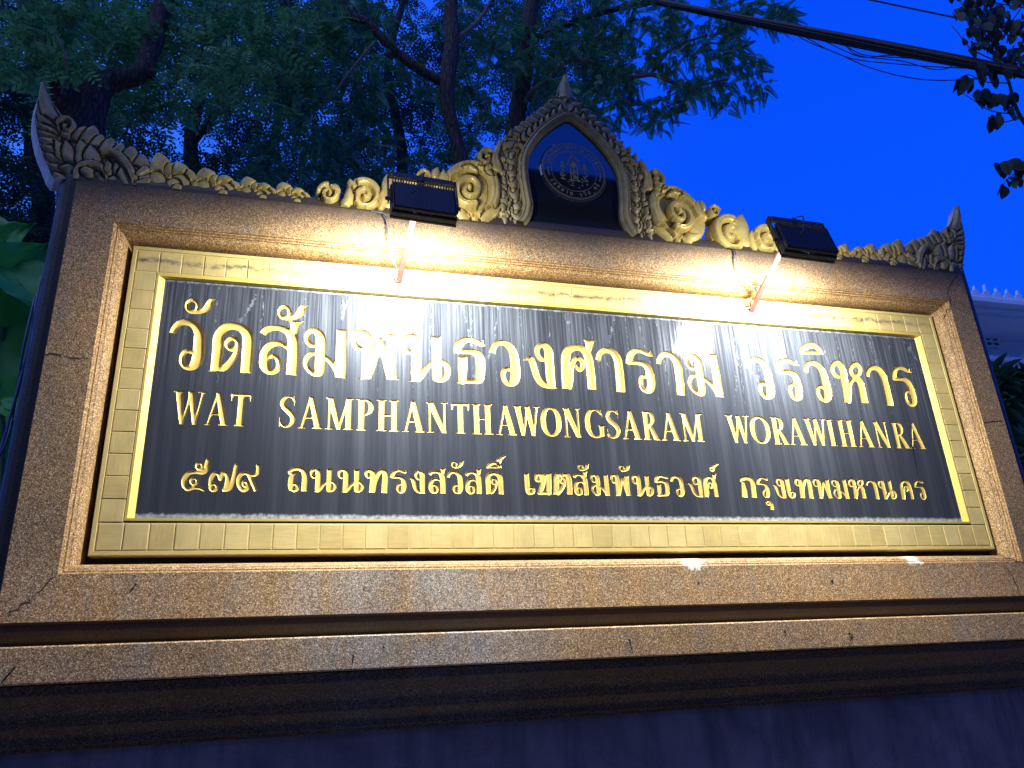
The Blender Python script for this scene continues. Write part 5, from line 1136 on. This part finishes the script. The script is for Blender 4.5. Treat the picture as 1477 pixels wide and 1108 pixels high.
def limb(name, pts, w, mat, parent, n=10, Y=None):
    """pts: (px, py, Y) ; w: widths in px at those points"""
    q = [P(p[0], p[1], p[2]) for p in pts]
    rad = [max(wi / FPX * (v - Vector((0, CAM_Y, CAM_Z))).length * .5, .002) for wi, v in zip(w, q)]
    qs = smooth_line([(*v, r) for v, r in zip(q, rad)], 6)
    m = MB(); m.tube([v[:3] for v in qs], [v[3] for v in qs], n, wob=.16); return m.build(name, mat, parent, True)
def root_of(px, py, Y): v = P(px, py, Y); return (v.x, v.y, 0.0)
def trunk_to_ground(px, py, Y, w, mat, parent, lean=.0):
    v = P(px, py, Y); r = w / FPX * (v - Vector((0, CAM_Y, CAM_Z))).length * .5
    return v, r

def tree(label, group, trunk, tw, limbs, clumps, sprigs, mat, seed, size=(.8, 1.25), down=.35, name='leafy_tree'):
    v = P(*trunk[0]); t = thing(name, label, 'tree', group, loc=(v.x, v.y, 0))
    q = [P(*p) for p in trunk]; q = [Vector((v.x - .05, v.y, -.05)), Vector((v.x, v.y, v.z * .5))] + q
    rad = [wi / FPX * (a - Vector((0, CAM_Y, CAM_Z))).length * .5 for wi, a in zip(tw, q[2:])]; rad = [rad[0] * 1.35, rad[0] * 1.1] + rad
    qs = smooth_line([(*a, r) for a, r in zip(q, rad)], 6)
    m = MB(); m.tube([a[:3] for a in qs], [a[3] for a in qs], 14, wob=.10); m.build('trunk', M_BARK, t, True)
    for pts, w in limbs: limb('branch', pts, w, M_BARK if max(w) > 9 else M_TWIG, t, 8)
    crown('crown', clumps, sprigs, mat, t, seed, size, down)
    return t

# far trees: small pale holes of sky between their leaves
tree('distant dark tree with fine leaves behind the left finial', 'trees behind the sign', [(60, 330, 8), (50, 200, 8), (70, 60, 8.2), (60, -60, 8)], [26, 22, 16, 10],
     [([(50, 200, 8), (10, 120, 7.6), (-30, 60, 7.5)], [10, 7, 4]), ([(70, 60, 8.2), (120, 20, 8), (160, -30, 8)], [9, 6, 4])],
     [(40, 60, 150, 120, 8, 1.0, 520), (20, 240, 110, 120, 8, .9, 460), (130, 180, 70, 70, 8, .9, 120), (10, 400, 100, 110, 8, .8, 320)], FAR, M_LEAF_C, 21, (.8, 1.3), .3)
tree('distant bright-holed tree above the left leaf clusters of the crest', 'trees behind the sign', [(290, 330, 8.6), (275, 210, 8.6), (300, 90, 8.6), (330, -50, 8.6)], [22, 18, 14, 8],
     [([(275, 210, 8.6), (350, 110, 8.4), (395, 20, 8.3)], [11, 8, 4]), ([(300, 90, 8.6), (240, 30, 8.6), (220, -30, 8.6)], [8, 6, 4])],
     [(260, 190, 120, 80, 8.6, 1.0, 210), (350, 60, 90, 90, 8.6, 1.0, 210), (430, 180, 90, 120, 8.6, 1, 330), (330, 270, 100, 50, 8.6, .8, 160), (250, 40, 90, 80, 8.6, 1, 260), (440, 40, 80, 80, 8.6, 1, 240)], FAR, M_LEAF_C, 22, (.8, 1.3), .3)
tree('distant tree showing between the two slim trunks in the middle', 'trees behind the sign', [(575, 330, 9), (580, 220, 9), (560, 90, 9), (600, -50, 9)], [18, 15, 11, 7],
     [([(580, 220, 9), (520, 140, 9), (500, 60, 9)], [9, 6, 4])],
     [(570, 220, 110, 110, 9, 1.0, 430), (560, 60, 110, 100, 9, 1.0, 360), (700, 120, 100, 130, 9, 1.0, 420), (800, 60, 100, 90, 9, 1, 380), (860, 90, 60, 60, 9, 1, 90)], FAR, M_LEAF_C, 23, (.8, 1.3), .3)
# near trees
tree('big near tree with a crooked limb rising over the left corner finial', 'trees behind the sign', [(112, 420, 2.7), (118, 270, 2.7), (122, 175, 2.75), (150, 122, 2.8), (200, 108, 2.8), (215, 75, 2.9), (228, 35, 3.0), (246, -40, 3.1)], [58, 52, 46, 30, 22, 24, 24, 20],
     [([(122, 190, 2.75), (70, 110, 2.7), (45, 20, 2.8), (40, -40, 2.8)], [40, 36, 26, 20]), ([(215, 108, 2.8), (222, 102, 2.75)], [14, 8]),
      ([(75, 40, 2.4), (92, 75, 2.35), (96, 105, 2.35), (88, 135, 2.4)], [3, 4, 4, 2])],
     [(50, 55, 70, 60, 2.5, .3, 110), (150, 60, 100, 70, 3.6, .35, 170), (110, 30, 60, 40, 2.7, .2, 40), (320, 100, 85, 50, 3.1, .5, 130), (190, 150, 50, 30, 3.3, .25, 50), (300, 25, 100, 45, 3.4, .5, 150), (100, 150, 50, 40, 3.5, .3, 50), (400, 95, 60, 60, 3.3, .4, 50), (390, 20, 70, 40, 3.3, .4, 60)], PIN, M_LEAF_A, 31)
tree('slim forked tree in the middle with feathery sprays', 'trees behind the sign', [(676, 330, 3.4), (663, 225, 3.4), (648, 165, 3.4), (645, 118, 3.4), (652, 60, 3.5), (650, 10, 3.6), (656, -50, 3.7)], [20, 20, 19, 21, 20, 18, 16],
     [([(645, 122, 3.4), (605, 100, 3.4), (560, 65, 3.4), (530, 32, 3.4), (505, 22, 3.4), (486, -15, 3.4)], [13, 13, 12, 11, 10, 9]), ([(540, 60, 3.3), (500, 110, 3.3), (470, 150, 3.3), (425, 170, 3.3)], [3, 4, 3, 2]),
      ([(652, 60, 3.5), (690, 30, 3.6), (720, -20, 3.6)], [7, 5, 4])],
     [(470, 120, 80, 90, 3.6, .5, 150), (450, 235, 110, 60, 3.7, .5, 190), (540, 70, 90, 80, 3.9, .5, 100), (600, 270, 60, 50, 3.9, .4, 60), (690, 130, 60, 90, 4.2, .5, 130), (690, 20, 80, 40, 4.0, .5, 90), (480, 20, 90, 40, 4, .5, 100), (520, 200, 50, 70, 4.0, .4, 70)], FEA, M_LEAF_B, 32, (.8, 1.3), .5)
tree('feathery tree whose crown ends against the open sky right of the arch', 'trees behind the sign', [(742, 330, 4.2), (740, 210, 4.2), (752, 130, 4.2), (760, 60, 4.2), (770, -40, 4.2)], [28, 26, 24, 22, 20],
     [([(748, 150, 4.2), (790, 115, 4.0), (830, 85, 3.9), (905, 110, 3.8), (945, 108, 3.8), (985, 125, 3.7)], [9, 8, 7, 6, 5, 3]), ([(940, 105, 3.8), (970, 70, 3.8), (1020, 50, 3.7)], [5, 4, 3]),
      ([(940, 108, 3.8), (990, 124, 3.7), (1050, 115, 3.7)], [4, 4, 3]), ([(760, 60, 4.2), (860, 20, 4.1), (960, 0, 4)], [10, 8, 6])],
     [(790, 40, 90, 60, 4.0, .5, 170), (900, 50, 90, 60, 4.0, .5, 210), (1000, 45, 80, 50, 3.9, .5, 190), (1050, 108, 52, 46, 3.8, .35, 110), (960, 120, 50, 36, 3.8, .35, 70), (890, 140, 55, 38, 3.9, .4, 100), (850, 110, 60, 60, 4, .5, 110), (1075, 20, 60, 28, 3.9, .4, 80), (1115, 10, 34, 18, 3.9, .3, 34), (830, 170, 50, 30, 4.1, .3, 60), (945, 165, 26, 22, 3.9, .25, 24), (790, 150, 50, 50, 4.4, .4, 70)], FEA, M_LEAF_B, 33, (.75, 1.15), .5)

# orchid tree with big two lobed leaves, top right corner
ot = thing('orchid_tree', 'overhanging branch with big two-lobed dark leaves at the top right corner', 'tree', loc=tuple((P(1560, 330, 1.6).x, 1.6, 0)))
bx = P(1560, 330, 1.6)
mb = MB(); qs = smooth_line([(bx.x + .15, 1.6, -.05, .07), (bx.x + .1, 1.6, 2, .06), (*bx, .045), (*P(1510, 220, 1.7), .03), (*P(1470, 165, 1.8), .018), (*P(1452, 110, 1.8), .014), (*P(1425, 60, 1.9), .010), (*P(1405, 0, 1.9), .008)], 6)
mb.tube([q[:3] for q in qs], [q[3] for q in qs], 9, wob=.1); mb.build('trunk', M_BARK, ot, True)
tw = []
for pts in ([(1470, 165), (1430, 160), (1400, 142), (1384, 132)], [(1455, 120), (1420, 118), (1398, 108), (1384, 112)], [(1440, 90), (1400, 70), (1382, 48), (1372, 36)], [(1500, 215), (1477, 240), (1450, 262), (1440, 280)], [(1430, 60), (1460, 30), (1480, 0)], [(1415, 40), (1390, 10), (1380, -10)], [(1475, 170), (1440, 178), (1436, 176), (1426, 170)]):
    limb('twig', [(x, y, 1.8) for x, y in pts], [1.8, 1.4, 1.1, .8][:len(pts)], M_TWIG, ot, 5)
def bilobed():
    o_ = [(0, 0), (.20, .0), (.40, .14), (.50, .40), (.47, .68), (.36, .92), (.24, 1.08), (.12, .92), (.0, .58)]
    V = [(0, .0, 0)]; pts = [(x, y) for x, y in o_] + [(-x, y) for x, y in o_[-2:0:-1]]
    V = [(x, -y, abs(x) * .75 - .12 * y * y) for x, y in pts] + [(0, -.3, -.01)]
    c_ = len(V) - 1; n_ = len(pts); return V, [((i + 1) % n_, i, c_) for i in range(n_)]
bv, bf = bilobed(); lme = bpy.data.meshes.new('leaf'); lme.from_pydata(bv, [], bf); lme.materials.append(M_LEAF_D); lme.update()
def put_leaf(px, py, s, Y=1.8, down=True, tilt=None):
    o = bpy.data.objects.new('leaf', lme); COL.objects.link(o); o.parent = ot; o.location = Vector(P(px, py, Y)) - ORG[ot.name]
    # leaf local -Y is its length: hang it down, face roughly to the viewer
    o.rotation_euler = (math.radians(random.uniform(60, 115)), math.radians(random.uniform(-25, 25)) if tilt is None else math.radians(tilt), math.radians(random.uniform(-50, 50)))
    o.scale = (s, s, s)
for (x, y, s) in ((1385, 118, .15), (1399, 114, .14), (1409, 110, .13), (1427, 112, .14), (1402, 138, .16), (1412, 136, .16), (1425, 135, .17), (1437, 138, .15), (1448, 140, .14), (1455, 135, .14), (1425, 170, .15), (1435, 168, .15), (1452, 163, .14), (1441, 236, .17), (1450, 236, .17), (1462, 238, .17), (1474, 236, .18), (1446, 268, .13), (1456, 262, .12), (1464, 258, .1), (1480, 262, .16)):
    put_leaf(x, y, s * .95)
    put_leaf(x + random.uniform(-4, 7), y + random.uniform(-5, 4), s * .8, 1.9)
rl = random.Random(5)
for k in range(230):
    x = 1355 + 150 * rl.random() ** .8; y = -25 + 130 * rl.random()
    if x < 1390 and y > 55: continue
    if (x - 1385) < (y - 50) * .4: continue
    put_leaf(x, y, rl.uniform(.08, .145), 1.8 + rl.uniform(-.3, .4))

# elephant ear plant at the left edge
def ear_leaf(L, Wd, curl, mat_seed=0):
    V = []; F = []; nu, nv = 14, 9
    for i in range(nu + 1):
        u = i / nu; y = u * L
        prof = math.sin(min(1, (u * 1.02 + .10)) ** .62 * math.pi) ** .75 if u < .985 else .02
        wv = Wd * .5 * max(prof, .02)
        for j in range(nv + 1):
            v = j / nv * 2 - 1
            x = v * wv; back = -.20 * L * (abs(v) ** 1.5) * max(0, 1 - u * 5)
            z = abs(v) ** 1.2 * wv * .32 - curl * L * u * u + .010 * math.sin(v * 9 + u * 12) + .035 * L * math.sin(u * 17 + (2 if v > 0 else 0)) * abs(v) ** 2
            V.append((x, y + back, z))
    for i in range(nu):
        for j in range(nv): a = i * (nv + 1) + j; F.append((a, a + 1, a + nv + 2, a + nv + 1))
    return V, F
def ear_mat():
    M = foliage('elephant_ear_leaf', (.07, .36, .05), .25, .4, .3); return M
M_EAR = ear_mat(); M_STEM = simple('green_stem', (.06, .15, .05), .45, 0, .2, 20, .001)
ep = thing('elephant_ear_plant', 'big-leaved green elephant ear plant beside the left edge of the frame', 'plant', loc=tuple((P(20, 700, .9).x, .9, 0)))
ebase = ORG[ep.name]
for (b0, b1, t0, t1, Y, dY, W_, roll, curl) in ((-22, 372, 46, 318, 1.0, -.10, .30, 25, .12), (-15, 425, 80, 345, .9, -.05, .36, -20, .18), (10, 392, 70, 452, .85, -.12, .30, 15, .15),
        (16, 430, 22, 610, 1.05, -.1, .46, 5, .10), (-25, 470, -8, 660, 1.0, -.1, .50, -10, .10), (54, 420, 62, 560, 1.15, -.05, .34, 20, .10), (0, 588, 40, 600, .8, -.1, .12, 0, .1), (22, 600, 30, 760, 1.2, -.1, .44, 10, .1),
        (-30, 640, -10, 800, 1.1, -.1, .5, 0, .1), (40, 520, 44, 690, 1.35, 0, .42, -15, .1), (-40, 330, -5, 300, 1.2, .1, .34, 10, .2), (0, 400, 10, 520, 1.45, 0, .5, 0, .1)):
    a_ = P(b0, b1, Y); e_ = P(t0, t1, Y + dY); d_ = e_ - a_; L = d_.length; d_.normalize()
    view = (Vector((0, CAM_Y, CAM_Z)) - a_).normalized(); nrm = (view + Vector((0, 0, .5))); nrm = (nrm - d_ * nrm.dot(d_)).normalized(); sx_ = d_.cross(nrm)
    q_ = math.radians(roll); sx2 = sx_ * math.cos(q_) + nrm * math.sin(q_); n2 = nrm * math.cos(q_) - sx_ * math.sin(q_)
    V, F = ear_leaf(L, W_, curl)
    f_ = lambda v: a_ + sx2 * v[0] + d_ * v[1] + n2 * (v[2] + curl * L * .25)
    lf = mesh_obj('leaf', [tuple(f_(v)) for v in V], F, M_EAR, ep, True)
    m = MB(); m.tube([tuple(f_((0, i / 12 * L, -curl * L * (i / 12) ** 2 + .001))) for i in range(12)], [.0045 - .0003 * i for i in range(12)], 5)
    m.build('midrib', M_STEM, lf, True)
    g = Vector((ebase.x + random.uniform(-.15, .15), ebase.y + .3, 0)); back = a_ - n2 * .05
    m = MB(); m.tube(smooth_line([g, (back + g) / 2 + Vector((random.uniform(-.1, .1), .18, .1)), back - Vector((0, -.06, .15)), a_ - n2 * .004], 6), .011, 7)
    m.build('stem', M_STEM, ep, True)

# shrub at the right edge
sh = thing('glossy_shrub', 'dark glossy-leaved shrub in front of the white building at the right edge', 'shrub', loc=(P(1462, 700, 3.2).x, 3.2, 0))
m = MB(); sb = ORG[sh.name]
for k in range(6): m.tube(smooth_line([(sb.x, sb.y, -.02), (sb.x + random.uniform(-.2, .2), sb.y, 1.4), tuple(P(random.uniform(1440, 1490), random.uniform(560, 620), 3.2))], 5), .014, 6)
m.build('stem', M_BARK, sh, True)
SH = []
for dr in (.1, .5):
    V, F = [], []
    lv, lf = leaflet(.22, .075, .2)
    for k in range(7):
        a = k * 2.4; c_, s_ = math.cos(a), math.sin(a); R = np.array([[c_, -s_, 0], [s_, c_, 0], [0, 0, 1]])
        q = lv.copy(); q[:, 2] -= dr * q[:, 0] ** 2 * 4; F.append(lf + len(V) * len(lv)); V.append(q @ R.T + [0, 0, .012 * k])
    SH.append((np.concatenate(V), np.concatenate(F)))
M_LEAF_S = foliage('glossy_shrub_leaves', (.06, .16, .06), .12, .22, .7)
crown('foliage', [(1462, 580, 30, 36, 3.2, .3, 120), (1470, 640, 26, 40, 3.2, .3, 120), (1485, 690, 24, 40, 3.2, .3, 80), (1446, 560, 14, 16, 3.2, .2, 20)], SH, M_LEAF_S, sh, 44, (.8, 1.2), .2)
